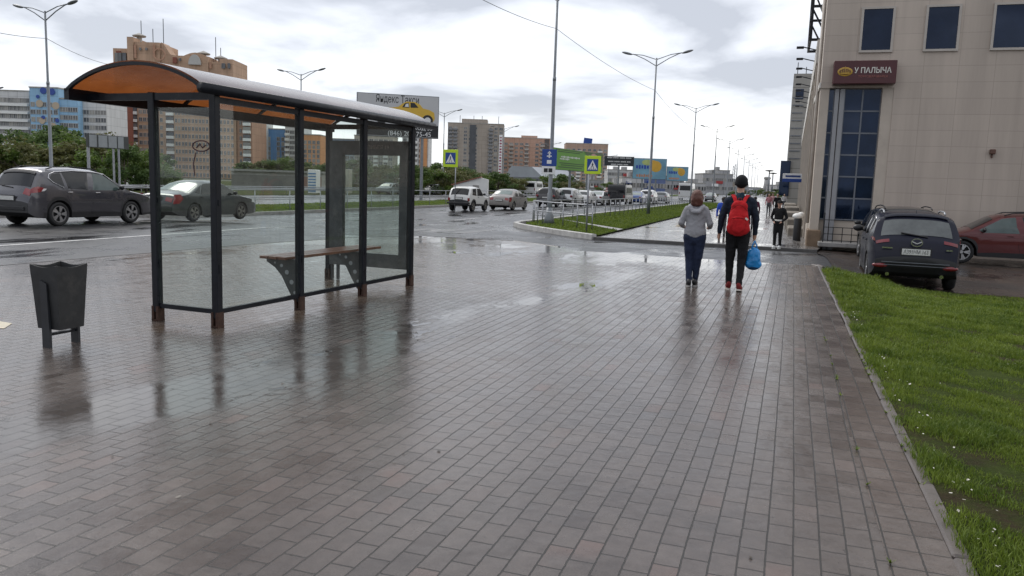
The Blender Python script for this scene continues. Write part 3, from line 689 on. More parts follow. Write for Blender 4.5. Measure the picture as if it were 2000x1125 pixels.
spots=[(1072,437),(1266,418),(1351,402),(1398,396),(1425,392.5),(1447,390.2),(1458,388.5),(1472,387),(1484,386),(1494,385.2),(1503,384.6)]
for i,(a,c) in enumerate(spots):
    P_=G(a,c,-.165)
    if i>1: P_=Vector((-9.45-.05*i,60+30*(i-1),-.165))   # even steps along the street
    o=make_lamp(10.4,2.35,flare=True) if i==0 else (lamp0 if i==1 else copy_tree(lamp0))
    o.location=P_; o.rotation_euler=(0,0,R(-3))
    lb_='tall grey lamp pole with flared foot carrying the blue lane sign' if i==0 else f'grey two-armed street lamp, {ORD[i]} along the pavement verge counting from the blue lane sign'
    tag(o,lb_,'street lamp','street lamps along the pavement verge')
for i,(a,c,z) in enumerate(((88,25,11.2),(588,147,11.2),(868,222,11.),(985,252,11.),(1075,283,11.),(1190,306,11.))):
    P_=G(a,c,z); o=copy_tree(lamp0); o.location=(P_.x,P_.y,-.35); s_=(z+.35)/10.4; o.scale=(1.15,1.15,s_)
    what=['left of the shelter roof, behind the grey SUV','rising above the middle of the shelter roof','behind the right edge of the yellow taxi billboard','right of the grey tower block','right of the tall pole with the blue sign','above the black billboard'][i]
    tag(o,f'two-armed street lamp across the road, {what}','street lamp','street lamps across the road')
P_=G(-28,172,9.); o=copy_tree(lamp0); o.location=(P_.x,P_.y,-.35); o.scale=(1,1,.86)
tag(o,'farther street lamp at the left edge with only its lamp head in view','street lamp','street lamps across the road')
# overhead cable
def cable(name,pts,r,label):
    o=MB().tube(pts,r,5).build(name,M('grey_cable',(.10,.10,.10),.6,var=0)); return tag(o,label,'cable')
def sag(a,b,s,n=14): a,b=Vector(a),Vector(b); return [tuple(a.lerp(b,i/n)-Vector((0,0,4*s*(i/n)*(1-i/n)))) for i in range(n+1)]
L1=G(1072,437,-.165); L2=G(1266,418,-.165); L3=G(1351,402,-.165)
A=PD(905,-20,26); B=Vector((L1.x,L1.y,8.6)); Cc=Vector((L2.x,L2.y,8.2)); D=Vector((L3.x,L3.y,8.0))
cable('overhead_cable',sag(A,B,.12)+sag(B,Cc,.22)[1:]+sag(Cc,D,.35)[1:],.011,'thin dark overhead cable slung between the pavement lamp poles')
A=PD(-60,52,38); B=PD(91,75,50); Cc=PD(260,130,75)
cable('overhead_cable',sag(A,B,.1)+sag(B,Cc,.5)[1:],.016,'thin cable crossing the pale sky left of the brown tower')
# ------------------------------------------------------------------ traffic signs
m_signblue=M('sign_blue',(.008,.05,.26),.35,var=.08,vs=4); m_signlime=M('sign_fluorescent_yellow',(.52,.70,.02),.4,var=.06,vs=4); m_signw=M('sign_white',(.75,.75,.75),.4,var=.05)
def cross_sign(px,py,half_px,base,label,depth_off=0,zb=-.165,postx=None,rz=0):
    Pb=G(*base,zb); d=(Pb.x*-math.sin(YAW)+Pb.y*math.cos(YAW)); c=PD(px,py,d); hw=half_px*d/F
    t=thing('crossing_sign',label,'traffic sign',Pb,rz,'pedestrian crossing signs')
    z=c.z-zb; dx=c.x-Pb.x
    MB().tube([(0,0,0),(0,0,z+hw*1.1)],.038,8).build('post',m_galv,t,smooth=True)
    pl=MB().box((dx,-.05,z),(hw*2,.02,hw*2.15),bev=.008).build('border_panel',m_signlime,t)
    MB().box((dx,-.064,z),(hw*1.36,.008,hw*1.42)).build('blue_panel',m_signblue,pl)
    k=hw*.60; tri=MB().prism([(-k,-k*.92),(k,-k*.92),(0,k*.98)],.004,0,Matrix.Translation((dx,-.0682,z))@Matrix.Rotation(R(90),4,'X'))
    tri.build('white_triangle',m_signw,pl)
    g=MB(); y=-.0745; q=k/1.0
    def pt(a,b_): return (dx+a*q,y,z+b_*q)
    g.lathe([(0,0),(q*.10,0),(q*.10,.003),(0,.003)],10,0,pt(.02,.38),'y')
    for a_,b_,w_ in (((.02,.28),(-.02,-.10),.20),((-.02,-.10),(-.22,-.38),.10),((-.22,-.38),(-.34,-.70),.09),((-.02,-.10),(.16,-.36),.10),((.16,-.36),(.28,-.70),.09),((.03,.22),(-.20,.0),.07),((.03,.22),(.22,.02),.07)):
        g.bar(pt(*a_),pt(*b_),w_*q,.003,0,up=(0,1,0))
    for i in range(4): g.box((dx+(-.6+i*.4)*q,y,z-.80*q),(.2*q,.003,.12*q))
    g.build('walking_figure',M('sign_black',(.01,.012,.03),.4,var=0),pl)
    return t
cross_sign(1163,323,16,(1145,455),'yellow-bordered pedestrian crossing sign on a post on the corner lawn')
cross_sign(887,310,15.5,(888,412),'yellow-bordered pedestrian crossing sign standing before the white off-roader',zb=-.3)
# blue bus lane sign on the big pole
d1=(-L1.x*math.sin(YAW)*1+L1.y*math.cos(YAW))*math.cos(PITCH)+.2; c=PD(1073,308,d1-.5); k=d1/F
t=thing('lane_sign','blue lane sign with white arrow and bus above a small white plate','traffic sign',(c.x,c.y,c.z),R(4))
pb=MB().box((0,0,0),(29*k,.02,32*k),bev=.006).build('blue_panel',m_signblue,t)
g=MB(); q=k
g.box((0,-.013,5*q),(2.6*q,.006,11*q)); g.prism([(-4*q,0),(4*q,0),(0,5*q)],.006,0,Matrix.Translation((0,-.010,8*q))@Matrix.Rotation(R(90),4,'X')); g.box((-3*q,-.013,3*q),(4*q,.006,2.2*q)); g.box((2.6*q,-.013,3*q),(4*q,.006,2.2*q))
g.box((0,-.013,-8*q),(9*q,.006,7*q),bev=.002); g.build('arrow_and_bus',m_signw,pb)
pw=MB().box((-.02,0,-24*k),(27*k,.02,15*k),bev=.004).build('white_plate',m_signw,t)
g=MB()
for i in range(2): g.box((-6*q+i*9*q,-.013,-24*q),(7.5*q,.006,7.5*q))
g.build('plate_marks',m_black,pw)
MB().box((0,.06,0),(.25,.12,.06)).box((0,.06,-24*k),(.25,.12,.06)).build('clamp',m_galv,t)
# ------------------------------------------------------------------ fences
def fence(name,label,pts,zf,h,rails,step,mt=m_galv,pw=.05,group='metal railings'):
    p0=pts[0]; t=thing(name,label,'railing',(p0[0],p0[1],zf(*p0)),0,group); O=Vector((p0[0],p0[1],zf(*p0)))
    allp=[]
    for a,b in zip(pts[:-1],pts[1:]):
        a=Vector((a[0],a[1])); b=Vector((b[0],b[1])); n=max(1,round((b-a).length/step))
        allp+=[a.lerp(b,i/n) for i in range(n)]
    allp.append(Vector(pts[-1]))
    me=None
    for i,q in enumerate(allp[:100]):
        if me is None: me=MB().tube([(0,0,0),(0,0,h)],pw/2,6).mesh('post',mt,True)
        o=link('post',me,t); o.location=Vector((q.x,q.y,zf(q.x,q.y)))-O
    for (rz_,rr) in rails:
        pl=[tuple(Vector((q.x,q.y,zf(q.x,q.y)+rz_))-O) for q in allp]
        MB().tube(pl,rr,6).build('rail',mt,t,smooth=True)
    return t
fl=lambda x,y:-.17
fence('railing','galvanised railing along the pavement verge behind the two walkers',[(-11.2,36.9),(-10.6,42),(-9.9,47),(-9.9,110)],fl,1.05,((1.03,.03),(.62,.025)),1.5)
fence('railing','short galvanised railing on the corner lawn around the tall lamp pole',[(-11.2,36.7),(-10.2,34.9),(-8.9,33.6),(-7.3,32.2)],fl,1.05,((1.03,.032),(.60,.028)),1.3)
fence('railing','long low railing on the near kerb of the grass median',[(-24.7,10),(-24.7,150)],lambda x,y:zg(y)+.1,1.12,((1.1,.028),(.72,.03),(.62,.022)),3.0)
fence('crash_barrier','galvanised crash barrier along the far edge of the opposite carriageway',[(-48.3,12),(-48.3,210)],lambda x,y:zg(y),.85,((.62,.09),(.80,.05)),4.0,group='crash barriers')
# ------------------------------------------------------------------ billboards
def board(name,label,pl,pr,ybot_px,depthL,depthR,legs,mt,group='roadside billboards',frame=True,thick=.35,ztop=None):
    A=PD(*pl,depthL); B=PD(*pr,depthR); zb=PD(pr[0],ybot_px,depthR).z; zt=(A.z+B.z)/2
    wd=math.hypot(B.x-A.x,B.y-A.y); rz=math.atan2(B.y-A.y,B.x-A.x); h=zt-zb
    t=thing(name,label,'billboard',(A.x,A.y,-.4),rz,group)
    MB().box((wd/2,thick/2,zb+.4+h/2),(wd,thick,h)).build('panel',M(name+'_edge',(.10,.11,.12),.5,var=.2),t)
    fc=MB().box((wd/2,-.02,zb+.4+h/2),(wd*.985,.03,h*.97)).build('poster',mt,t)
    for u in legs: MB().tube([(wd*u,thick/2,0),(wd*u,thick/2,zb+.4)],.16,10).build('leg',m_pole,t)
    def at(u,v_,d=0): return Vector((wd*u,-.037-d,zb+.4+h*v_))
    return t,fc,wd,h,at
# taxi billboard
t,fc,wd,h,at=board('billboard','large white taxi billboard with a yellow saloon above a black strip, behind the shelter',(697,187),(858,182),271,80,82,(.80,),M('poster_pale_grey',(.46,.46,.47),.45,var=.06,vs=.4))
MX=lambda u,v_,d=0: Matrix.Translation(at(u,v_,d))@Matrix.Rotation(R(90),4,'X')
m_ink=M('poster_black',(.015,.016,.018),.5,var=.1)
text('Яндекс Такси',h*.25,m_ink,fc,MX(.49,.875),extrude=.01,sx=.62)
MB().box(at(.5,.165,.005),(wd*.985,.02,h*.28)).build('black_strip',m_ink,fc)
m_pw=M('poster_white',(.65,.65,.65),.5,var=0)
text('(846) 200-75-45',h*.16,m_pw,fc,MX(.64,.085,.012),extrude=.01); text('ПРОМОКОД 35',h*.13,m_pw,fc,MX(.68,.23,.012),extrude=.01)
m_taxi=M('poster_yellow',(.60,.38,.045),.5,var=.06,vs=.8)
_dv=.055
car_=[(.06,.33),(.06,.42),(.10,.52),(.16,.60),(.30,.63),(.42,.63),(.50,.66),(.55,.74),(.60,.79),(.70,.79),(.76,.74),(.80,.65),(.88,.62),(.94,.56),(.95,.42),(.93,.35)]
Mz=Matrix.Translation(at(0,0,.006))@Matrix.Rotation(R(90),4,'X')
pc=MB().prism([(u*wd,v_*h) for u,v_ in [(a,b_+_dv) for a,b_ in car_]],.012,0,Mz).build('printed_car',m_taxi,fc)
g=MB()
for poly in ([(.545,.65),(.575,.745),(.625,.765),(.635,.65)],[(.65,.65),(.645,.765),(.695,.765),(.745,.66)]): g.prism([(u*wd,(v_+_dv)*h) for u,v_ in poly],.012,0,Matrix.Translation(at(0,0,.019))@Matrix.Rotation(R(90),4,'X'))
for u in (.30,.86): g.lathe([(0,0),(h*.13,0),(h*.13,.012),(0,.012)],20,0,at(u,.37+_dv,.031),'y')
g.build('printed_car_windows',m_ink,pc)
g=MB()
for u in (.30,.86): g.lathe([(0,0),(h*.075,0),(h*.075,.012),(0,.012)],16,0,at(u,.37+_dv,.044),'y')
g.prism([(u*wd,(v_+_dv)*h) for u,v_ in [(.575,.665),(.59,.73),(.62,.745),(.625,.665)]],.008,0,Matrix.Translation(at(0,0,.032))@Matrix.Rotation(R(90),4,'X'))
g.build('printed_car_rims',m_pw,pc)
# green billboard with blurred lines of print
t,fc,wd,h,at=board('billboard','green billboard with slanted corner and rows of dark print beside the blue lane sign',(1080,288),(1178,300),338,95,110,(.35,.7),M('poster_green',(.09,.27,.012),.45,var=.12,vs=.4))
g=MB()
for v_,u0,u1 in ((.93,.05,.55),(.85,.08,.50),(.33,.12,.62),(.24,.15,.58),(.14,.10,.55)): g.box(at((u0+u1)/2,v_,.004),(wd*(u1-u0),.012,h*.035))
g.build('print_lines',M('poster_dark_green',(.01,.045,.01),.5,var=0),fc)
g=MB()
for v_,u0,u1 in ((.62,.14,.50),(.52,.12,.30)): 
    n_=int((u1-u0)*40)
    for i in range(n_): g.box(at(u0+(u1-u0)*(i+.5)/n_,v_,.004),(wd*(u1-u0)/n_*.65,.012,h*(.05+.02*(i%3))))
g.build('print_lines',m_pw,fc)
g=MB(); Mz=Matrix.Translation(at(0,0,.004))@Matrix.Rotation(R(90),4,'X')
g.prism([(u*wd,v_*h) for u,v_ in [(.58,.98),(.99,.98),(.99,.30),(.90,.55),(.80,.40),(.72,.62)]],.012,0,Mz); g.build('leaf_picture',M('poster_leaf',(.05,.10,.02),.5,var=.4,vs=1.2),fc)
g=MB().prism([(u*wd,v_*h) for u,v_ in [(.74,.92),(.80,.95),(.88,.80),(.84,.35),(.78,.30),(.72,.70)]],.012,0,Matrix.Translation(at(0,0,.018))@Matrix.Rotation(R(90),4,'X')); g.build('hand_picture',M('poster_pink',(.45,.25,.22),.5,var=.3,vs=1),fc)
# black billboard with white lines
t,fc,wd,h,at=board('billboard','black billboard with three white lines of print right of the green one',(1181,306),(1239,305),325,150,150,(.5,),M('poster_near_black',(.02,.025,.03),.45,var=.1))
g=MB()
for v_,u0,u1 in ((.85,.08,.9),(.45,.12,.88),(.15,.22,.80)):
    n_=int((u1-u0)*34)
    for i in range(n_):
        if i%7!=6: g.box(at(u0+(u1-u0)*(i+.5)/n_,v_,.004),(wd*(u1-u0)/n_*.7,.03,h*(.10+.03*(i%2))))
g.build('print_lines',m_pw,fc)
# two blue posters with yellow fruit
m_pblue=M('poster_sky_blue',(.17,.34,.45),.45,var=.35,vs=.25)
m_fruit=M('poster_yellow_fruit',(.62,.36,.05),.5,var=.2,vs=.6); m_pgreen=M('poster_pale_green',(.40,.47,.18),.5,var=.2,vs=.5)
for (pl,pr,yb,lab) in (((1237,310),(1303,309),351,'larger pale blue billboard with a round yellow fruit, beside the black one'),((1303,326),(1345,325),354,'smaller blue billboard with a yellow fruit, right of the larger blue one')):
    t,fc,wd,h,at=board('billboard',lab,pl,pr,yb,170,170,(.3,.7),m_pblue)
    g=MB().ell(at(.68,.62,.0),(wd*.17,.03,h*.27),0,20,10); g.ell(at(.60,.80,.0),(wd*.10,.03,h*.12),0,16,8); g.build('fruit_picture',m_fruit,fc)
    g=MB().ell(at(.42,.80,.0),(wd*.16,.02,h*.14),0,16,8); g.build('leaf_picture',m_pgreen,fc)
    g=MB()
    for i in range(5): g.box(at(.12+.08*i,.58,.004),(wd*.055,.03,h*(.15+.04*(i%2))))
    g.build('print_lines',M('poster_blue_print',(.02,.06,.35),.5,var=0),fc)
    g=MB()
    for i in range(7): g.box(at(.14+.07*i,.16,.004),(wd*.05,.03,h*(.10+.05*(i%2))))
    g.build('print_lines',M('poster_orange_print',(.5,.22,.12),.5,var=.3,vs=1),fc)
# grey roadside board seen from the back, with four pale panels
A=PD(168,261,55); B=PD(250,262,58); zb=PD(250,292,58).z; wd=math.hypot(B.x-A.x,B.y-A.y)
t=thing('roadside_board','grey roadside board of upright panels on thin posts before the trees on the left','road board',(A.x,A.y,-.3),math.atan2(B.y-A.y,B.x-A.x)); h=A.z-zb
MB().box((wd/2,0,zb+.3+h/2),(wd,.08,h)).build('frame',M('board_dark_frame',(.045,.05,.05),.5,var=.2),t)
for i in range(4):
    u=(.14,.37,.60,.80)[i]; ww=(.17,.21,.20,.14)[i]; MB().box((wd*u,-.055,zb+.3+h/2),(wd*ww,.03,h*.90)).build('panel',M('board_panel',(.24,.26,.27),.5,var=.2,vs=1),t)
for u in (.06,.65,.78): MB().tube([(wd*u,.1,0),(wd*u,.1,zb+.3+h)],.10 if u<.1 else .07,8).build('post',m_galv,t)
# ------------------------------------------------------------------ shop building on the right
m_tile=facade('beige_facade_tiles',(.43,.365,.31),(.405,.343,.292),cw=1.05,chh=.525,seam=.007,var=.2,rough=.55,sd=.68)
m_tilel=M('pale_beige_render',(.44,.38,.32),.6,var=.12,vs=1.2,dirt=(.25,.21,.17,.4))
m_parap=M('white_parapet',(.62,.59,.55),.55,var=.12,vs=1.5,dirt=(.3,.26,.22,.4))
m_plinth=M('brown_stone_plinth',(.17,.115,.072),.6,var=.35,vs=3,bump=.3,bs=20)
def winglass(name,c,rough=.03):
    m,nt,p=newmat(name); v=coords(nt)
    cc=mixc_(nt,mrange(nt,noise(nt,v,1.1,4,.6),.35,.65,0,1),tuple(x*.5 for x in c),tuple(x*1.4 for x in c)); lk(nt,cc,p.inputs['Base Color'])
    p.inputs['Roughness'].default_value=rough; p.inputs['Specular IOR Level'].default_value=.62; p.inputs['Specular Tint'].default_value=(.46,.56,.80,1)
    lk(nt,bumpn(nt,noise(nt,v,1.3,2),.04,.02),p.inputs['Normal']); return m
m_wblue=winglass('tinted_blue_glass',(.006,.013,.030)); m_wdark=winglass('tinted_dark_glass',(.006,.009,.018))
m_frame=M('window_frame_grey',(.14,.15,.17),.4,.3,var=.1); m_trim=M('window_trim_pale',(.42,.38,.34),.5,var=.1)
BX,BY=.967,30.3
sb=thing('shop_building','beige tiled shop building with tall blue glazing and dark square windows on the right','building',(BX,BY,-.35))
fx=lambda x:x*1.165-BX
fz=lambda z:1.65+(z-1.65)*1.165+.35
ztop=11.5; WX=15.0
zs_=fz(4.74)     # soffit over the glazed corner
b=MB(); b.box(((fx(2.82)+WX)/2,2.75,ztop/2),(WX-fx(2.82),5.5,ztop))                       # main wall right of the glazing
b.box((fx(2.82)/2+.0,2.75,(zs_+ztop)/2),(fx(2.82),5.5,ztop-zs_))                          # wall above the glazing
b.build('wall',m_tile,sb)
b=MB().box((.145+.0,2.6,zs_/2),(.29,5.1,zs_)); b.box((fx(2.67),.30,zs_/2),(fx(2.82)-fx(2.52),.55,zs_-.002)); b.build('corner_pillar',m_tilel,sb)
MB().box((.15,.55,.36),(.46,1.3,.72),bev=.03).build('plinth',m_plinth,sb)
# glazed corner
def glz(x0,x1,z0,z1,nx,nz,y,nm='tall_window',mt=m_wblue):
    g=MB(); rg=random.Random(int(x0*100))
    for i in range(nx):
        for k in range(nz):
            g.box((x0+(x1-x0)*(i+.5)/nx,y+.03,z0+(z1-z0)*(k+.5)/nz),((x1-x0)/nx,.06,(z1-z0)/nz),0,Matrix.Rotation(rg.uniform(-.02,.02),3,'X')@Matrix.Rotation(rg.uniform(-.03,.03),3,'Z'))
    wv=g.build(nm,mt,sb)
    f=MB()
    for i in range(nx+1): f.box((x0+(x1-x0)*i/nx,y-.012,(z0+z1)/2),(.05,.05,z1-z0))
    for k in range(nz+1): f.box(((x0+x1)/2,y-.010,z0+(z1-z0)*k/nz),(x1-x0,.04,.05))
    f.build('window_frame',m_frame,wv); return wv
zb_=fz(.88)
glz(fx(1.52),fx(2.52),zb_,zs_-.003,2,6,.32); glz(.292,fx(1.235),zb_,zs_-.003,1,6,.30)
g=MB(); g.box(((fx(1.24)+fx(1.36))/2,.25,zs_/2-.01),(fx(1.36)-fx(1.24)-.01,.3,zs_-.02)); g.box(((fx(1.38)+fx(1.515))/2,.27,zs_/2-.01),(fx(1.515)-fx(1.385),.3,zs_-.02)); g.build('metal_cladding',M('grey_cladding',(.27,.27,.28),.4,.3,var=.12,vs=2),sb)
MB().box(((.29+fx(2.52))/2,.65,zb_/2),(fx(2.52)-.29,.60,zb_-.004)).build('low_wall',m_tilel,sb)
MB().box(((.29+fx(2.9))/2+.1,-.25,.26),(fx(2.9)-.1,1.1,.16),bev=.02).build('entrance_slab',m_conc,sb)
g=MB()
for z in (.40,.62,.85): g.bar((.45,-.55,z),(fx(2.75),-.55,z),.025,.025)
for i in range(7): g.bar((.45+i*(fx(2.75)-.45)/6,-.55,.34),(.45+i*(fx(2.75)-.45)/6,-.55,1.12 if i in(0,) else .85),.025,.025)
g.bar((.45,-.55,1.10),(fx(2.0),-.55,1.10),.025,.025); g.bar((.44,-.55,.3),(.44,-.55,1.35),.045,.045)
g.build('iron_barrier',m_black,sb)
# red shop sign
m_signred=M('sign_dark_red',(.062,.007,.010),.35,var=.12,vs=2); m_letter=M('sign_letters_white',(.62,.60,.55),.4,var=.05); m_gold=M('sign_gold',(.42,.25,.03),.4,var=.15,vs=6)
sx0,sx1,sz0,sz1=fx(1.13),fx(2.80),fz(4.81),fz(5.46)
sg=MB().box(((sx0+sx1)/2,-.24,(sz0+sz1)/2),(sx1-sx0,.46,sz1-sz0),bev=.015).build('shop_sign',m_signred,sb)
MX=lambda x,z,d=0: Matrix.Translation((x,-.475-d,z))@Matrix.Rotation(R(90),4,'X')
cw_=(sx1-sx0); chh_=sz1-sz0; zc_=(sz0+sz1)/2
text('У ПАЛЫЧА',chh_*.33,m_letter,sg,MX(sx0+cw_*.625,zc_+chh_*.06),bold=.004,extrude=.012,sx=.86)
text('ТОРГОВАЯ МАРКА',chh_*.125,M('sign_letters_rose',(.32,.10,.08),.4,var=0),sg,MX(sx0+cw_*.635,zc_-chh_*.20),extrude=.008,sx=1.05)
em=MB().ell((sx0+cw_*.185,-.472,zc_+chh_*.02),(cw_*.125,.02,chh_*.20),0,24,8).build('emblem',m_gold,sg,True)
g=MB().ell((sx0+cw_*.185,-.486,zc_+chh_*.02),(cw_*.095,.014,chh_*.135),0,24,8); g.build('emblem_centre',M('emblem_dark',(.12,.05,.01),.4,var=0),em,True)
g=MB(); 
for i in range(5):
    xx=sx0+cw_*(.125+.03*i); g.tube([(xx,-.495,zc_-chh_*.04),(xx,-.497,zc_+chh_*(.06+.05*(2-abs(i-2))))],.012,6)
    g.ell((xx,-.497,zc_+chh_*(.09+.06*(2-abs(i-2)))),(.017,.012,.017),0,8,6)
g.box((sx0+cw_*.185,-.499,zc_-chh_*.05),(cw_*.15,.012,chh_*.06)); g.build('emblem_crown',m_gold,em)
# upper windows
for i in range(7):
    x0=fx(1.84)+i*(fx(3.525)-fx(1.84)); x1=x0+(fx(2.61)-fx(1.84)); z0,z1=fz(5.80),fz(6.95)
    wv=MB().box(((x0+x1)/2,-.0035,(z0+z1)/2),(x1-x0,.04,z1-z0)).build('window',m_wdark,sb)
    f=MB(); tw=.075
    for xx in (x0-tw/2,x1+tw/2): f.box((xx,-.02,(z0+z1)/2),(tw,.09,z1-z0+2*tw))
    for zz in (z0-tw/2,z1+tw/2): f.box(((x0+x1)/2,-.0205,zz),(x1-x0,.088,tw))
    f.build('window_frame',m_trim,wv)
    if i>2: continue
MB().box((fx(5.48),-.08,fz(2.96)),(.17,.14,.16),bev=.02).box((fx(5.48),-.02,fz(2.90)),(.05,.05,.25)).build('wall_lamp',M('lamp_brown',(.10,.045,.03),.5,var=.2),sb)
# the long side of the building along the street
LEN=62; rzs=R(-.62)
b=MB().box((.20+6.5,5.60+LEN/2,4.1),(13,LEN,8.2)); b.build('side_wing',m_tilel,sb).rotation_euler.z=rzs
for i in range(14):
    y=6.2+i*4.4; MB().box((.06,y,3.9),(.36,.75,7.8)).build('side_pilaster',m_tilel,sb).rotation_euler.z=rzs
MB().box((.16,5.75+LEN/2,7.75),(.62,LEN,.95)).build('parapet',m_parap,sb).rotation_euler.z=rzs
for i in range(13):
    y=8.4+i*4.4; wv=MB().box((.172,y,3.6),(.08,3.4,5.6)).build('tall_window',m_wblue,sb); wv.rotation_euler.z=rzs
    f=MB()
    for z in (1.7,2.9,4.1,5.3): f.box((.128,y,z),(.03,3.4,.05))
    f.build('window_frame',m_frame,wv)
MB().tube([(-.06,1.2,.9),(-.06,1.2,8.8)],.06,8).build('drainpipe',M('pipe_pale',(.40,.36,.32),.5,var=.2),sb,True)
MB().box((-.02,2.7,ztop-2.2),(.04,5.3,.10)).box((-.03,2.7,zs_+.1),(.05,5.4,.18)).build('side_band',m_parap,sb)
# floodlight arms on the parapet
for i in range(9):
    y=7.0+i*3.1; a=MB().tube([(-.12,y,8.0),(-.72,y,8.15)],.025,6)
    o=a.build('floodlight_arm',m_dark,sb); o.rotation_euler.z=rzs; MB().box((-.80,y,8.12),(.30,.18,.09),bev=.015).build('floodlight',m_dark,o)
# steel sign frame hanging off the corner
g=MB(); y0,y1=6.5,9.5
for y in (y0,y1):
    g.bar((-.35,y,8.3),(-.35,y,12.2),.11,.11); g.bar((.25,y,8.2),(.25,y,12.2),.09,.09)
    for z in (8.35,9.7,11.2): g.bar((-.35,y,z),(.25,y,z),.10,.10)
    g.bar((-.35,y,9.6),(.25,y,8.5),.07,.07); g.bar((-.35,y,11.1),(.25,y,9.8),.07,.07)
for z in (8.35,9.7,11.2): g.bar((-.35,y0,z),(-.35,y1,z),.09,.09)
g.build('steel_sign_frame',m_dark,sb)
# grey building farther along
fb=thing('grey_building','grey building with a dark blue glazed bay beyond the beige shop on the right','building',(.0,104,-.3))
b=MB().box((9.2,20,8.0),(18,40,16.0)); b.build('wall',facade('grey_panels',(.30,.29,.27),cw=2.4,chh=1.2,seam=.05),fb)
MB().prism([(-.55,-.2),(.6,-.2),(.6,-.0),(.6,6),(-.55,6)],4.2,0,Matrix.Translation((0,-.1,1.5))).build('glazed_bay',m_wblue,fb)
g=MB()
for i in range(3): g.box((1.0+i*1.5,-.03,13.6),(.9,.06,1.2))
g.build('window',m_wdark,fb)
g=MB()
for i in range(9): g.box((.9,-.05,6.0+i*.9),(1.2,.05,.12))
g.build('louvre',m_frame,fb)
MB().tube([(.6,2,16),(.6,2,17.6)],.05,6).tube([(1.6,3,16),(1.6,3,17.2)],.05,6).build('mast',m_dark,fb)
t=thing('shop_blade_sign','small white and blue projecting sign on the side of the beige shop','sign',(.62,66,2.55))
MB().box((.0,0,.32),(1.5,.2,.40),bev=.02).build('white_panel',m_signw,t); MB().box((.0,-.02,.0),(1.5,.2,.26),bev=.02).build('blue_panel',m_signblue,t)
MB().box((0,-.102,.32),(1.1,.02,.14)).build('lettering',M('sign_dark_blue_print',(.02,.05,.2),.5,var=0),t)
MB().box((.8,.02,.2),(.3,.06,.06)).build('bracket',m_dark,t)
# rough stone planter wall and steps beside the shop
m_stone=M('rough_stone',(.21,.185,.155),.8,var=.4,vs=2.2,bump=.7,bs=7)
t=thing('stone_steps','rough stone stepped wall beside the shop entrance past the standing boy','stone wall',(.55,36,-.25))
for i,(y,z,l,x) in enumerate(((3.0,.35,3.2,.12),(6.5,.62,3.4,.08),(10.5,.85,4.2,.02),(15.5,1.05,5.2,.0),(22,1.15,7,-.05))):
    MB().box((x,y,z/2),(.75,l,z),bev=.04).build('stone_block',m_stone,t)
t=thing('black_bin','slim black bin with a white bag on top against the shop pillar','bin',(.62,33.2,-.24))
MB().lathe([(0,.0),(.13,.0),(.15,.05),(.15,.85),(.13,.9),(0,.9)],14).box((0,0,.02),(.3,.3,.04)).build('body',m_black,t,True)
MB().ell((-.02,0,.98),(.20,.20,.12),0,12,8).ell((.10,.03,1.06),(.12,.14,.09),0,10,6).build('bag',m_white,t,True)
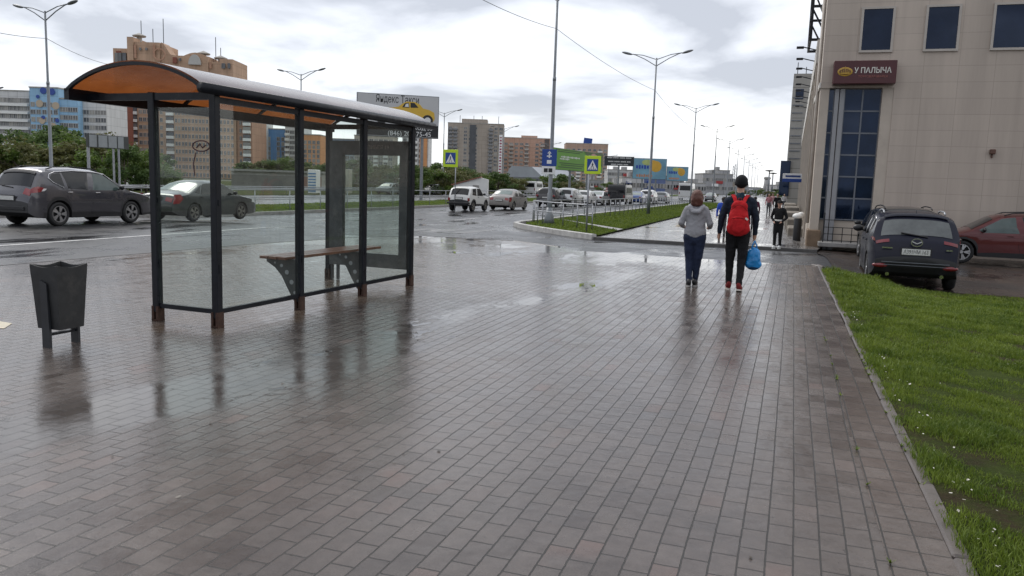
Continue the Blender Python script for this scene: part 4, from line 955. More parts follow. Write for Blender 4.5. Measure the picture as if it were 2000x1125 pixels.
# ------------------------------------------------------------------ vehicles
def smooth1(xs,zs,x,sig=.045):
    f=np.arange(x[0]-.3,x[-1]+.3,.01); z=np.interp(f,xs,zs); k=int(3*sig/.01); g=np.exp(-.5*(np.arange(-k,k+1)*.01/sig)**2); g/=g.sum()
    zp=np.convolve(np.pad(z,k,mode='edge'),g,'valid'); return np.interp(x,f,zp)
class Car: pass
def make_car(name,spec,pmat,detail=True):
    s=spec; L_,W_=s['L'],s['W']; t=thing(name,None,None)
    R_=s['R']; xr,xf=s['wx']
    base=np.linspace(0,L_,46 if detail else 30)
    ex=[.01,.03,.06,.10,.15,L_-.15,L_-.10,L_-.06,L_-.03,L_-.01]
    for xc in (xr,xf):
        a=np.linspace(-1,1,17 if detail else 11); ex+=list(xc+np.sin(a*math.pi/2)*(R_+.055))
    X=np.unique(np.round(np.concatenate([base,ex]),3)); X=X[(X>=0)&(X<=L_)]
    T=smooth1(*zip(*s['top']),X,s.get('sig',.05)); Bz=np.interp(X,*zip(*s['bot']))
    for xc in (xr,xf):
        d=(R_+.055)**2-(X-xc)**2; Bz=np.where(d>0,np.maximum(Bz,R_*.98+np.sqrt(np.maximum(d,0))),Bz)
    Bz=np.minimum(Bz,T-.10)
    zb=s['belt']; tum=s.get('tum',.20); zr=max(z for _,z in s['top'])
    def Wx(x):
        q=(x-L_/2)/(L_/2); return W_/2*(1-.035*q*q-.12*np.abs(q)**9)
    def fzz(z):
        z=np.asarray(z,float); lo=1-.055*np.clip((zb*.62-z)/(zb*.62),0,1)**1.6; sh=.018*np.exp(-((z-zb*.93)/.05)**2)
        return np.where(z>zb, 1-.02-tum*np.clip((z-zb)/(zr-zb),0,1.2)**1.25, lo-.02*np.clip((z-zb*.9)/(zb*.1),0,1)+0*sh)
    drop=np.interp(T,[zb*.8,zb+.05,zr],[.05,.06,.075])
    side=lambda x,z: Wx(x)*fzz(z)
    nV=6; nS=8; rows=[]
    for i,x in enumerate(X):
        ze_=T[i]-drop[i]; Y1=side(x,ze_)*.965; hoop=[]
        for v_ in np.linspace(0,1,nV): hoop.append((v_*Y1,T[i]-drop[i]*v_**4-.018*v_**2))
        z0=max(ze_-.035,Bz[i]+.01)
        for k in range(nS+1): z=z0+(Bz[i]-z0)*k/nS; hoop.append((float(side(x,z)),z))
        hoop.append((float(side(x,Bz[i]))-.12,Bz[i])); hoop.append((0,Bz[i]))
        rows.append(hoop)
    n=len(rows[0]); mb=MB()
    for sgn in (1,-1):
        b0=len(mb.v)
        for i,hp in enumerate(rows):
            for (y,z) in hp: mb.v.append((sgn*y,X[i]-L_/2,z))
        for i in range(len(X)-1):
            for j in range(n-1):
                a=b0+i*n+j; f=(a,a+1,a+n+1,a+n) if sgn<0 else (a,a+n,a+n+1,a+1)
                xm=(X[i]+X[i+1])/2; zm=sum(mb.v[q][2] for q in f)/4; m=0
                if j>=n-3: m=2
                elif s.get('clad') and j>=nV:
                    near=any((xm-xc)**2+(zm-R_)**2<(R_+.11)**2 for xc in (xr,xf))
                    if near or zm<s['clad']: m=1
                mb.f.append(f); mb.m.append(m)
        for i in (0,len(X)-1):
            idx=[b0+i*n+j for j in range(n)]; mb.f.append(tuple(idx if (i==0)!=(sgn<0) else idx[::-1])); mb.m.append(0 if not s.get('clad') else 1)
    body=mb.build('body',[pmat,m_black,m_under],t,fix=True); autosmooth(body,50)
    Tf=lambda x: float(np.interp(x,X,T)); df_=lambda x: float(np.interp(x,X,drop))
    def sidepatch(poly,off=.006,sides=(1,),nc=10):
        g=MB(); xs=[p[0] for p in poly]; xx=np.linspace(min(xs)+1e-4,max(xs)-1e-4,nc)
        for sg in sides:
            b0=len(g.v)
            for x in xx:
                zs=[]
                for (a,c) in zip(poly,poly[1:]+poly[:1]):
                    if (a[0]-x)*(c[0]-x)<=0 and a[0]!=c[0]: zs.append(a[1]+(c[1]-a[1])*(x-a[0])/(c[0]-a[0]))
                lo,hi=min(zs),max(zs)
                for k in range(5): z=lo+(hi-lo)*k/4; g.v.append((sg*(float(side(x,z))+off),x-L_/2,z))
            for i in range(nc-1):
                for k in range(4):
                    a=b0+i*5+k; f=(a,a+1,a+6,a+5); g.f.append(f if sg<0 else f[::-1]); g.m.append(0)
        return g
    def toppatch(x0,x1,v0,v1,off=.007,nx=12,nv=8,inset=None):
        g=MB(); xx=np.linspace(x0,x1,nx)
        for x in xx:
            e=.02; sl=(Tf(x+e)-Tf(x-e))/(2*e); nl=math.hypot(1,sl); Y1=float(side(x,Tf(x)-df_(x)))*.965
            ins=0 if inset is None else inset*(x-x0)/(x1-x0)
            for k in range(nv+1):
                v_=v0+(v1-v0)*k/nv; v_*=1-ins; g.v.append((v_*Y1,x-L_/2-sl/nl*off,Tf(x)-df_(x)*v_**4-.018*v_**2+off/nl))
        for i in range(nx-1):
            for k in range(nv): a=i*(nv+1)+k; g.f.append((a,a+1,a+nv+2,a+nv+1)); g.m.append(0)
        return g
    c=Car(); c.root=t; c.body=body; c.sidepatch=sidepatch; c.toppatch=toppatch; c.Tf=Tf; c.side=side; c.L=L_; c.W=W_; c.X=X; c.Bz=Bz
    gm=s.get('glass',m_cglass)
    for poly in s['win']: 
        for sg in (1,-1): autosmooth(sidepatch(poly,.006,(sg,)).build('side_window',s.get('glassf',gm) if poly is s['win'][0] else gm,t))
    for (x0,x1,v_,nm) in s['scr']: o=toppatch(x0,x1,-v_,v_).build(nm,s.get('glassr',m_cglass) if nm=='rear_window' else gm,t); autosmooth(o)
    # wheels
    wwid=.21; prof=[(R_*.66,-wwid/2+.02),(R_*.90,-wwid/2),(R_*.97,-wwid*.36),(R_,-wwid*.2),(R_,wwid*.2),(R_*.97,wwid*.36),(R_*.90,wwid/2),(R_*.66,wwid/2-.02),(R_*.60,0)]
    tm=MB().lathe(prof,28 if detail else 16,0,axis='x',close=True).mesh('tyre',m_rubber,True)
    rmb=MB().lathe([(R_*.66,.085),(R_*.655,.06),(R_*.60,.02),(0,.02)],28 if detail else 16,1,axis='x').lathe([(R_*.665,.07),(R_*.675,.092),(R_*.62,.092),(R_*.60,.07)],28 if detail else 16,0,axis='x')
    ns=5
    for i in range(ns):
        for da in (-.17,.17):
            a=2*math.pi*i/ns; p0=(.085,.10*R_*math.cos(a)*2,.10*R_*math.sin(a)*2); p1=(.080,R_*.64*math.cos(a+da),R_*.64*math.sin(a+da))
            rmb.bar(p0,p1,.035 if s.get('thin') else .048,.02,0,up=(1,0,0))
    rmb.lathe([(0,.095),(R_*.14,.095),(R_*.18,.07)],12,0,axis='x')
    rm=rmb.mesh('rim',[s.get('rim',m_rim),m_under])
    for xc in (xr,xf):
        for sg in (1,-1):
            w_=link('wheel',tm,t); w_.location=(sg*(float(Wx(xc))-wwid/2-.012),xc-L_/2,R_); 
            if sg<0: w_.rotation_euler=(0,0,math.pi)
            link('rim',rm,w_)
    return c
def put(c,label,cat,loc,rz,group=None):
    c.root.location=loc; c.root.rotation_euler=(0,0,rz); tag(c.root,label,cat,group); return c
def mirror_(c,x,z,mt,sz=(.20,.10,.14)):
    for sg in (1,-1):
        y=float(c.side(x,z)); o=MB().ell((sg*(y+.14),x-c.L/2,z+.03),(sz[0]/2,sz[1]/2,sz[2]/2),0,12,8); o.bar((sg*(y-.02),x-c.L/2,z-.03),(sg*(y+.12),x-c.L/2,z-.0),.05,.03); o.build('wing_mirror',mt,c.root,True)
def handle(c,x,z,mt,ln=.17):
    for sg in (1,-1):
        y=float(c.side(x,z))+.018; MB().box((sg*y,x-c.L/2,z),(.025,ln,.028),bev=.006).build('door_handle',mt,c.root)
def seam(c,pts):
    for sg in (1,-1):
        P_=[(sg*(float(c.side(x,z))+.001),x-c.L/2,z) for x,z in pts]; MB().tube(P_,.0045,4).build('door_seam',m_under,c.root)
def plate(c,z,ptext=None,w_=.52,h_=.115,x=None,vs=0):
    xs=c.X; 
    if x is None: x=min(xs,key=lambda q:abs(c.Tf(q)-z) if q<.9 else 9)
    o=MB().box((vs,x-c.L/2-.03,z),(w_,.015,h_),bev=.004).build('number_plate',m_plate,c.root)
    MB().box((vs,x-c.L/2-.018,z),(w_+.05,.02,h_+.05)).build('plate_holder',m_black,c.root)
    if ptext: text(ptext,h_*.92,m_black,o,Matrix.Translation((vs,x-c.L/2-.038,z))@Matrix.Rotation(R(90),4,'X'),extrude=.001,sx=.74)
def rails(c,x0,x1,z,mt,v_=.80):
    for sg in (1,-1):
        pts=[]
        for x in np.linspace(x0,x1,9):
            y=float(c.side(x,c.Tf(x)-.08))*v_+.04; e=min(1,(x-x0)/.12,(x1-x)/.12); pts.append((sg*y,x-c.L/2,c.Tf(x)-.035+.045*e))
        MB().tube(pts,.018,6).build('roof_rail',mt,c.root,True)
# --- grey family SUV on the road
p_grey=paint('graphite_paint',(.055,.054,.064),.4,.26,coat=1)
spec_xt=dict(L=4.64,W=1.83,R=.355,wx=(.93,3.64),belt=1.04,tum=.235,sig=.045,
 top=[(0,.62),(.02,.88),(.10,1.02),(.18,1.12),(.42,1.56),(.50,1.645),(.9,1.69),(1.7,1.715),(2.4,1.67),(2.75,1.60),(3.45,1.16),(3.6,1.10),(4.1,1.00),(4.45,.90),(4.60,.74),(4.64,.60)],
 bot=[(0,.40),(.15,.30),(.5,.24),(4.1,.24),(4.5,.28),(4.64,.38)],clad=.33,
 win=[[(2.12,1.05),(2.18,1.57),(2.60,1.51),(3.22,1.12),(3.18,1.04)],[(1.22,1.10),(1.16,1.56),(2.06,1.575),(2.00,1.05)],[(.72,1.36),(.80,1.50),(1.10,1.545),(1.15,1.15),(.98,1.19)]],
 scr=[(.20,.42,.84,'rear_window'),(2.85,3.42,.90,'windscreen')],glassf=m_cglassg)
c=make_car('grey_suv',spec_xt,p_grey)
for sg in (1,-1):
    g=c.sidepatch([(.03,.95),(.10,1.10),(.30,1.15),(.50,1.09),(.34,.99)],.012,(sg,)); q=c.toppatch(.07,.165,*((.66,.99) if sg>0 else (-.99,-.66)),.012,5,4); g.add(q.v,q.f)
    tl_=g.build('tail_light',m_red,c.root); autosmooth(tl_)
    c.sidepatch([(.36,1.01),(.44,1.09),(.54,1.085),(.46,1.02)],.014,(sg,)).build('lamp_lens',m_lampw,tl_)
o=c.toppatch(.40,.47,-.86,.86,.03,4,8).build('spoiler',m_black,c.root)
mirror_(c,3.12,1.10,m_black); handle(c,1.30,.985,m_chrome); handle(c,2.28,.97,m_chrome)
seam(c,[(2.08,1.05),(2.10,.7),(2.02,.34)]); seam(c,[(3.28,1.05),(3.22,.6),(3.15,.34)]); seam(c,[(1.12,1.08),(1.20,.85),(1.32,.70)])
for sg in (1,-1): MB().tube([(sg*(float(c.side(x,z))+.012),x-c.L/2,z) for x,z in [(3.28,1.07),(2.64,1.545),(2.2,1.60),(1.5,1.61),(.92,1.565),(.72,1.50),(.66,1.40),(.78,1.27),(1.1,1.12)]],.013,5).build('window_chrome',m_chrome,c.root,True)
plate(c,.80,w_=.52); MB().box((0,.0-c.L/2-.012,.52),(1.25,.03,.10),bev=.01).build('bumper_insert',m_black,c.root)
o=MB().tube([(-.45,.17-c.L/2,1.16),(.05,.14-c.L/2,1.10)],.014,5).build('rear_wiper',m_black,c.root)
rails(c,.75,2.55,0,m_dark)
P_=G(118,442,-.03); put(c,'dark grey family SUV passing at the left edge of the road behind the litter bin','car',(P_.x-.86,P_.y+.0+(c.L/2-.93),-.03),R(-.6))
# --- dark sedan seen through the shelter glass
p_dk=paint('dark_green_grey_paint',(.040,.046,.050),.4,.34,.8)
spec_sd=dict(L=4.58,W=1.77,R=.315,wx=(.98,3.56),belt=.93,tum=.24,sig=.05,
 top=[(0,.60),(.03,.86),(.12,.97),(.55,1.02),(.75,1.06),(1.45,1.38),(1.75,1.45),(2.3,1.465),(2.7,1.42),(3.42,1.02),(3.6,.97),(4.2,.86),(4.45,.74),(4.55,.58),(4.58,.5)],
 bot=[(0,.36),(.2,.25),(.5,.2),(4.1,.2),(4.45,.24),(4.58,.34)],
 win=[[(2.10,.95),(2.14,1.36),(2.62,1.32),(3.25,.99),(3.2,.94)],[(1.30,.97),(1.50,1.32),(2.04,1.36),(2.00,.95)],[(1.02,1.02),(1.40,1.28),(1.26,.98)]],
 scr=[(.80,1.42,.86,'rear_window'),(2.80,3.38,.88,'windscreen')],glassr=M('car_glass_misty',(.16,.20,.19),.08,var=.3,vs=4,spec=.7),rim=m_rimd)
c=make_car('dark_sedan',spec_sd,p_dk)
def sedan_bits(c,red=m_red):
    for sg in (1,-1):
        g=c.sidepatch([(.02,.62),(.03,.95),(.34,.955),(.42,.80),(.25,.64)],.010,(sg,)); q=c.toppatch(.008,.07,*((.60,.98) if sg>0 else (-.98,-.60)),.014,4,3); g.add(q.v,q.f)
        autosmooth(g.build('tail_light',red,c.root))
    mirror_(c,3.02,.98,m_black); handle(c,1.36,.86,m_black); handle(c,2.22,.85,m_black)
    seam(c,[(2.05,.95),(2.07,.6),(2.0,.3)]); seam(c,[(3.22,.95),(3.2,.6),(3.12,.3)]); seam(c,[(1.1,.96),(1.22,.75),(1.32,.62)])
    if c.L>4.5:
        for sg in (1,-1): c.sidepatch([(4.18,.66),(4.20,.80),(4.42,.72),(4.46,.62)],.01,(sg,)).build('headlight',m_lampw,c.root)
sedan_bits(c); plate(c,.80)
P_=G(398,432,-.08); put(c,'dark grey sedan driving behind the shelter glass','car',(P_.x-.84,P_.y+c.L/2-.98-.45,-.075),R(-.6))
# --- white boxy off-roader
p_wh=paint('old_white_paint',(.62,.62,.60),.0,.4,.7)
spec_nv=dict(L=3.74,W=1.68,R=.345,wx=(.62,2.82),belt=1.02,tum=.15,sig=.03,
 top=[(0,.62),(.02,1.02),(.06,1.08),(.36,1.56),(.5,1.63),(1.5,1.65),(1.95,1.60),(2.42,1.10),(2.5,1.06),(3.4,1.00),(3.6,.93),(3.68,.7),(3.74,.55)],
 bot=[(0,.42),(.2,.36),(3.4,.36),(3.74,.45)],clad=.45,
 win=[[(1.22,1.04),(1.26,1.52),(1.86,1.52),(2.30,1.10),(2.28,1.04)],[(.42,1.10),(.58,1.50),(1.16,1.52),(1.12,1.04)]],
 scr=[(.085,.345,.86,'rear_window'),(2.0,2.38,.88,'windscreen')],rim=m_rimd)
c=make_car('white_offroader',spec_nv,p_wh,False)
for sg in (1,-1): MB().box((sg*.70,-c.L/2-.015,.80),(.14,.05,.20),bev=.01).build('tail_light',m_red,c.root)
MB().box((0,-c.L/2-.06,.56),(1.62,.12,.12),bev=.02).build('bumper',m_black,c.root); plate(c,.86,w_=.5)
mirror_(c,2.18,1.12,m_black); seam(c,[(1.18,1.04),(1.18,.5)]); handle(c,1.36,.94,m_black)
P_=G(925,413,-.3); put(c,'white boxy three-door off-roader waiting by the median kerb','car',(P_.x-.80,P_.y+c.L/2-.62,-.32),R(-.8))
# --- grey sedan next to it
p_sl=paint('dusty_silver_paint',(.24,.225,.215),.5,.4,.7)
c=make_car('silver_sedan',dict(spec_sd,L=4.3,wx=(.86,3.45),top=[(0,.60),(.03,.92),(.12,1.04),(.5,1.06),(.72,1.10),(1.3,1.45),(1.6,1.52),(2.2,1.53),(2.6,1.47),(3.25,1.06),(3.4,1.0),(3.95,.88),(4.2,.74),(4.28,.58),(4.3,.5)],
  win=[[(1.98,.99),(2.02,1.41),(2.48,1.37),(3.08,1.04),(3.04,.98)],[(1.16,1.0),(1.36,1.36),(1.92,1.41),(1.88,.99)]],scr=[(.78,1.28,.84,'rear_window'),(2.66,3.2,.88,'windscreen')],belt=.97),p_sl,False)
sedan_bits(c); plate(c,.72)
P_=G(1003,410.5,-.3); put(c,'dusty silver sedan waiting in front of the white off-roader','car',(P_.x-.82,P_.y+c.L/2-.86,-.32),R(-.8))
m_redd=M('tail_lamp_dark_red',(.13,.006,.010),.12,var=.3,vs=14,coat=.6)
# --- dark blue SUV parked on the right
p_navy=paint('deep_navy_paint',(.005,.006,.016),.0,.30,.3,coat=.12); p_navy.node_tree.nodes['Principled BSDF'].inputs['Specular IOR Level'].default_value=.2
spec_cx=dict(L=4.55,W=1.84,R=.36,wx=(.90,3.60),belt=1.08,tum=.25,sig=.04,
 top=[(0,.60),(.02,.86),(.06,1.00),(.12,1.07),(.20,1.13),(.50,1.50),(.56,1.585),(.62,1.61),(1.0,1.655),(1.7,1.675),(2.3,1.63),(2.7,1.54),(3.35,1.15),(3.5,1.10),(4.1,1.02),(4.4,.90),(4.52,.70),(4.55,.58)],
 bot=[(0,.50),(.12,.36),(.4,.27),(4.1,.26),(4.45,.32),(4.55,.42)],clad=.42,
 win=[[(2.06,1.10),(2.10,1.52),(2.55,1.46),(3.16,1.14),(3.12,1.09)],[(1.14,1.15),(1.20,1.50),(2.00,1.525),(1.95,1.10)],[(.72,1.28),(.86,1.45),(1.14,1.495),(1.08,1.18)]],
 scr=[(.235,.50,.86,'rear_window'),(2.78,3.30,.90,'windscreen')],glassr=M('painted_sky_rear_glass',(.085,.092,.092),.16,var=.4,vs=2.5,spec=.6))  # bright sky reflected in the rear glass is painted as a pale base colour
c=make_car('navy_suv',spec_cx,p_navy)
for sg in (1,-1):
    g=c.sidepatch([(.06,1.03),(.08,1.085),(.30,1.12),(.42,1.09),(.22,1.045)],.010,(sg,)); q=c.toppatch(.10,.155,*((.66,.99) if sg>0 else (-.99,-.66)),.012,5,4); g.add(q.v,q.f)
    autosmooth(g.build('tail_light',m_redd,c.root))
for sg in (1,-1):
    MB().ell((sg*.66,-c.L/2+.035,.52),(.17,.06,.055),0,14,8).build('reflector',M('reflector_red',(.16,.012,.016),.2,var=.1,coat=.5),c.root,True)
    MB().tube([(sg*.52,-c.L/2+.12,.34),(sg*.52,-c.L/2-.02,.34)],.04,10).build('exhaust',m_chrome,c.root)
o=c.toppatch(.545,.62,-.90,.90,.035,5,10).build('spoiler',p_navy,c.root)
plate(c,.83,'А391НМ 163',w_=.54,h_=.125)
em=MB()
for q in range(24):
    a0,a1=2*math.pi*q/24,2*math.pi*(q+1)/24; em.bar((.105*math.cos(a0),-c.L/2-.005,1.035+.08*math.sin(a0)),(.105*math.cos(a1),-c.L/2-.005,1.035+.08*math.sin(a1)),.02,.02,0,up=(0,1,0))
for sg in (1,-1): em.bar((sg*.095,-c.L/2-.005,1.055),(0,-c.L/2-.01,1.01),.02,.018,0,up=(0,1,0))
em.build('emblem',m_chrome,c.root)
g=MB().box((-.56,-c.L/2-.012,.90),(.20,.012,.028)).box((.62,-c.L/2-.012,.90),(.12,.012,.028)); g.build('badge',m_chrome,c.root)
MB().box((0,-c.L/2-.008,.60),(1.30,.03,.016)).box((0,-c.L/2-.008,.54),(1.2,.03,.012)).build('bumper_line',m_frame,c.root)
MB().tube([(-.30,.235-c.L/2,1.22),(.22,.19-c.L/2,1.145)],.016,5).build('rear_wiper',m_black,c.root)
MB().add([(-.02,.62-c.L/2+.02,1.60),(.02,.62-c.L/2+.02,1.60),(0,.62-c.L/2+.22,1.63),(0,.62-c.L/2+.05,1.72)],[(0,1,3),(1,2,3),(2,0,3)],0).build('antenna_fin',m_black,c.root)
mirror_(c,3.05,1.15,m_black,(.24,.14,.17)); handle(c,1.24,1.0,p_navy); handle(c,2.2,.98,p_navy)
seam(c,[(2.02,1.1),(2.05,.7),(1.98,.40)]); seam(c,[(3.2,1.1),(3.15,.6),(3.08,.40)]); seam(c,[(1.05,1.15),(1.15,.9),(1.28,.75)])
rails(c,1.0,2.3,0,m_galv,.80)
for sg in (1,-1): MB().tube([(sg*(float(c.side(x,z))+.010),x-c.L/2,z) for x,z in [(3.2,1.13),(2.58,1.48),(2.1,1.55),(1.5,1.55),(.88,1.475)]],.010,5).build('window_chrome',m_chrome,c.root,True)
put(c,'dark navy SUV parked rear-on beside the grass with a white number plate','car',(2.83,18.75+c.L/2,-.35),R(-2.2))
# --- dark SUV and red car along the shop wall
p_bk=paint('black_paint',(.016,.017,.020),.3,.3,.3); p_rd=paint('wine_red_paint',(.085,.008,.010),.35,.34,.3)
c=make_car('black_suv',dict(spec_xt,glassf=m_cglass),p_bk,False); rails(c,.75,2.55,0,m_dark); mirror_(c,3.12,1.10,m_black)
put(c,'black SUV with roof rails parked ahead of the navy SUV, mostly hidden by it','car',(3.35,26.9,-.36),R(2))
c=make_car('red_estate',dict(spec_xt,glassf=m_cglassg,L=4.5,top=[(x*.97,z*.93) for x,z in spec_xt['top']],win=[[(x*.97,z*.93) for x,z in p] for p in spec_xt['win']],scr=[(a*.97,b_*.97,v_,n_) for a,b_,v_,n_ in spec_xt['scr']],wx=(.9,3.53),belt=.97),p_rd,False); rails(c,.75,2.45,0,m_black); mirror_(c,3.0,1.02,m_black)
handle(c,1.30,.90,p_rd); handle(c,2.28,.89,p_rd); seam(c,[(2.05,.97),(2.05,.6),(1.98,.34)])
put(c,'wine red car with roof bars parked side-on right of the navy SUV','car',(6.55,28.3,-.33),R(89))
# --- queue of cars farther up the road
cols=[('black',(.02,.02,.024),.3),('silver',(.42,.43,.44),.5),('white',(.66,.66,.65),0),('pale silver',(.50,.51,.52),.4),('brown red',(.16,.05,.035),.3),('blue',(.03,.07,.22),.3),('grey',(.20,.21,.22),.4)]
pm={n:paint('car_paint_'+n.replace(' ','_'),c_,m_,.35,.4) for n,c_,m_ in cols}
proto={}
def far_car(kind,colr,px,py,label,rz=0,z=-.3,group='cars queuing up the road'):
    k=(kind,colr)
    if k in proto: root=copy_tree(proto[k])
    else:
        sp_={'suv':spec_xt,'sedan':spec_sd,'hatch':dict(spec_cx,L=4.1,top=[(x*.9,z*.90) for x,z in spec_cx['top']],win=[[(x*.9,z*.90) for x,z in p] for p in spec_cx['win']],scr=[(a*.9,b_*.9,v_,n_) for a,b_,v_,n_ in spec_cx['scr']],wx=(.8,3.25),belt=.97,R=.31,bot=[(0,.36),(.3,.24),(3.7,.24),(4.1,.34)],clad=None)}[kind]
        c=make_car({'suv':'queuing_suv','sedan':'queuing_sedan','hatch':'queuing_hatchback'}[kind],sp_,pm[colr],False)
        zt={'suv':.98,'sedan':.82,'hatch':.88}[kind]
        for sg in (1,-1): MB().box((sg*c.W*.40,-c.L/2+.02,zt),(.22,.10,.16),bev=.02).build('tail_light',m_red,c.root)
        plate(c,zt-.15); root=c.root; proto[k]=root
    P_=G(px,py,z); root.location=(P_.x,P_.y+2.0,z-.02); root.rotation_euler=(0,0,R(rz)); tag(root,label,'car',group); return root
far_car('suv','black',1066,404,'black SUV at the near end of the queue, behind the tall lamp pole')
far_car('suv','silver',1101,403.5,'silver SUV in the queue, right of the tall lamp pole')
far_car('hatch','white',1134,401,'white hatchback in the queue, just left of the corner crossing sign')
far_car('sedan','pale silver',1160,400,'pale silver sedan in the queue, straight behind the corner crossing sign')
far_car('hatch','brown red',1186,398.5,'brown red hatchback in the queue, left of the black van')
far_car('sedan','blue',1238,398.5,'blue sedan in the queue, right of the black van')
far_car('hatch','grey',1288,396.5,'grey hatchback in the queue right of the white one')
far_car('suv','white',1262,397.5,'white SUV in the queue behind the second verge lamp')
far_car('sedan','grey',1386,393,'grey sedan far up the road between the two walkers and the van')
for (px,py,kd,cl,lb_,rz) in ((612,371,'sedan','white','white car on the opposite carriageway behind the shelter bench',180),(745,379,'hatch','grey','grey hatchback on the opposite carriageway seen through the poster frame',180),(836,380,'sedan','grey','grey sedan on the opposite carriageway left of the yellow crossing sign',180),(1000,378,'sedan','black','black sedan on the opposite carriageway above the silver sedan',180),(232,372,'hatch','white','white hatchback on the opposite carriageway ahead of the grey SUV',180)):
    far_car(kd,cl,px,py,lb_,rz,-.3,'cars on the opposite carriageway')
def van(name,label,px,py,mt,wd,ln,ht,red=False):
    P_=G(px,py,-.3); t=thing(name,label,'van',(P_.x,P_.y+ln/2,-.31),0)
    pr=[(0,.35),(0,ht*.93),(.08,ht),(ln*.72,ht),(ln*.80,ht*.96),(ln*.93,ht*.56),(ln,ht*.48),(ln,.35)]
    Mx=Matrix.Translation((-wd/2,-ln/2,0))@Matrix(((0,0,1,0),(1,0,0,0),(0,1,0,0),(0,0,0,1)))
    MB().prism(pr,wd,0,Mx).build('body',mt,t,fix=True)
    MB().box((0,-ln/2-.01,ht*.72),(wd*.82,.03,ht*.28)).build('rear_window',m_cglass,t)
    for sg in (1,-1):
        MB().box((sg*(wd/2+.004),0-.1,ht*.73),(.02,ln*.6,ht*.26)).build('side_window',m_cglass,t); MB().box((sg*wd*.43,-ln/2-.015,ht*.42),(.12,.04,.35)).build('tail_light',m_red,t)
        for y in (-ln*.3,ln*.3): MB().lathe([(0,-.1),(.33,-.1),(.36,-.06),(.36,.06),(.33,.1),(0,.1)],16,0,(sg*(wd/2-.1),y,.36),'x').build('wheel',m_rubber,t,True)
    return t
van('black_van','tall black off-road van in the queue between the brown red and blue cars',1203,400,p_bk,1.9,4.8,2.15)
van('white_minibus','white minibus far up the road left of the grey-hooded walker',1337,391,pm['white'],2.2,6.0,2.9)
van('white_van','small white delivery van on the opposite carriageway above the silver sedan',1034,381,pm['white'],2.0,5.2,2.4)
# ------------------------------------------------------------------ people
m_skin=M('skin',(.42,.24,.17),.5,var=.1,vs=12)
def cloth(name,c,var=.25): return M(name,c,.85,var=var,vs=9,bump=.8,bs=16,spec=.25)
def capsule(b,p0,p1,r0,r1,flat=1.0,n=14,axis=None):
    """tapered limb with round ends; flat squeezes it front to back"""
    p0,p1=Vector(p0),Vector(p1); d=(p1-p0); ln=d.length; z=d/ln; up=Vector((0,1,0))
    y=(up-z*up.dot(z)); y=y.normalized() if y.length>.05 else Vector((1,0,0)).cross(z).normalized(); x=y.cross(z)
    prof=[(r0*math.sin(a),-r0*math.cos(a)) for a in np.linspace(0.02,math.pi/2,5)]+[(r0+(r1-r0)*t,ln*t) for t in (.33,.66)]+[(r1*math.cos(a),ln+r1*math.sin(a)) for a in np.linspace(0,math.pi/2-.02,5)]
    base=len(b.v)
    for r,h in prof:
        for j in range(n): a=2*math.pi*j/n; b.v.append(tuple(p0+z*h+x*(r*math.cos(a))+y*(r*math.sin(a)*flat)))
    for i in range(len(prof)-1):
        for j in range(n): a=base+i*n+j; c=base+i*n+(j+1)%n; b.f.append((a,c,c+n,a+n)); b.m.append(0)
    b.f.append(tuple(base+j for j in reversed(range(n)))); b.m.append(0); q=base+(len(prof)-1)*n; b.f.append(tuple(q+j for j in range(n))); b.m.append(0)
def fuse(name,prims,mats,parent,vox,smooth_it=6):
    """limbs joined into one continuous skin; every face takes the material of the limb it belongs to"""
    b=MB()
    for p in prims: capsule(b,p[0],p[1],p[2],p[3],p[5] if len(p)>5 else 1.0)
    me=b.mesh(name,mats[0]); bm=bmesh.new(); bm.from_mesh(me); bmesh.ops.recalc_face_normals(bm,faces=bm.faces); bm.to_mesh(me); bm.free()
    o=link(name,me); md=o.modifiers.new('r','REMESH'); md.mode='VOXEL'; md.voxel_size=vox; md.use_smooth_shade=True
    ms=o.modifiers.new('s','SMOOTH'); ms.iterations=smooth_it; ms.factor=.5
    if vox<.0145:
        tx=bpy.data.textures.get('cloth_folds') or bpy.data.textures.new('cloth_folds','CLOUDS'); tx.noise_scale=.07; tx.noise_depth=2
        dm=o.modifiers.new('f','DISPLACE'); dm.texture=tx; dm.strength=.022; dm.mid_level=.5; dm.texture_coords='GLOBAL'
    dg=bpy.context.evaluated_depsgraph_get(); m2=bpy.data.meshes.new_from_object(o.evaluated_get(dg)); bpy.data.objects.remove(o)
    m2.name=name; m2.materials.clear()
    for mt in mats: m2.materials.append(mt)
    k=len(m2.polygons); c=np.empty(k*3); m2.polygons.foreach_get('center',c); c=c.reshape(-1,3); best=np.full(k,1e9); idx=np.zeros(k,np.int32)
    for p in prims:
        a=np.array(p[0]); e=np.array(p[1])-a; t=np.clip(((c-a)@e)/(e@e),0,1); q=a+t[:,None]*e; df=c-q; df[:,1]/=(p[5] if len(p)>5 else 1.0); d=np.linalg.norm(df,axis=1)/(p[2]+(p[3]-p[2])*t)
        u=d<best; best[u]=d[u]; idx[u]=p[4]
    m2.polygons.foreach_set('material_index',idx); m2.polygons.foreach_set('use_smooth',[True]*k); m2.update()
    return link(name,m2,parent)
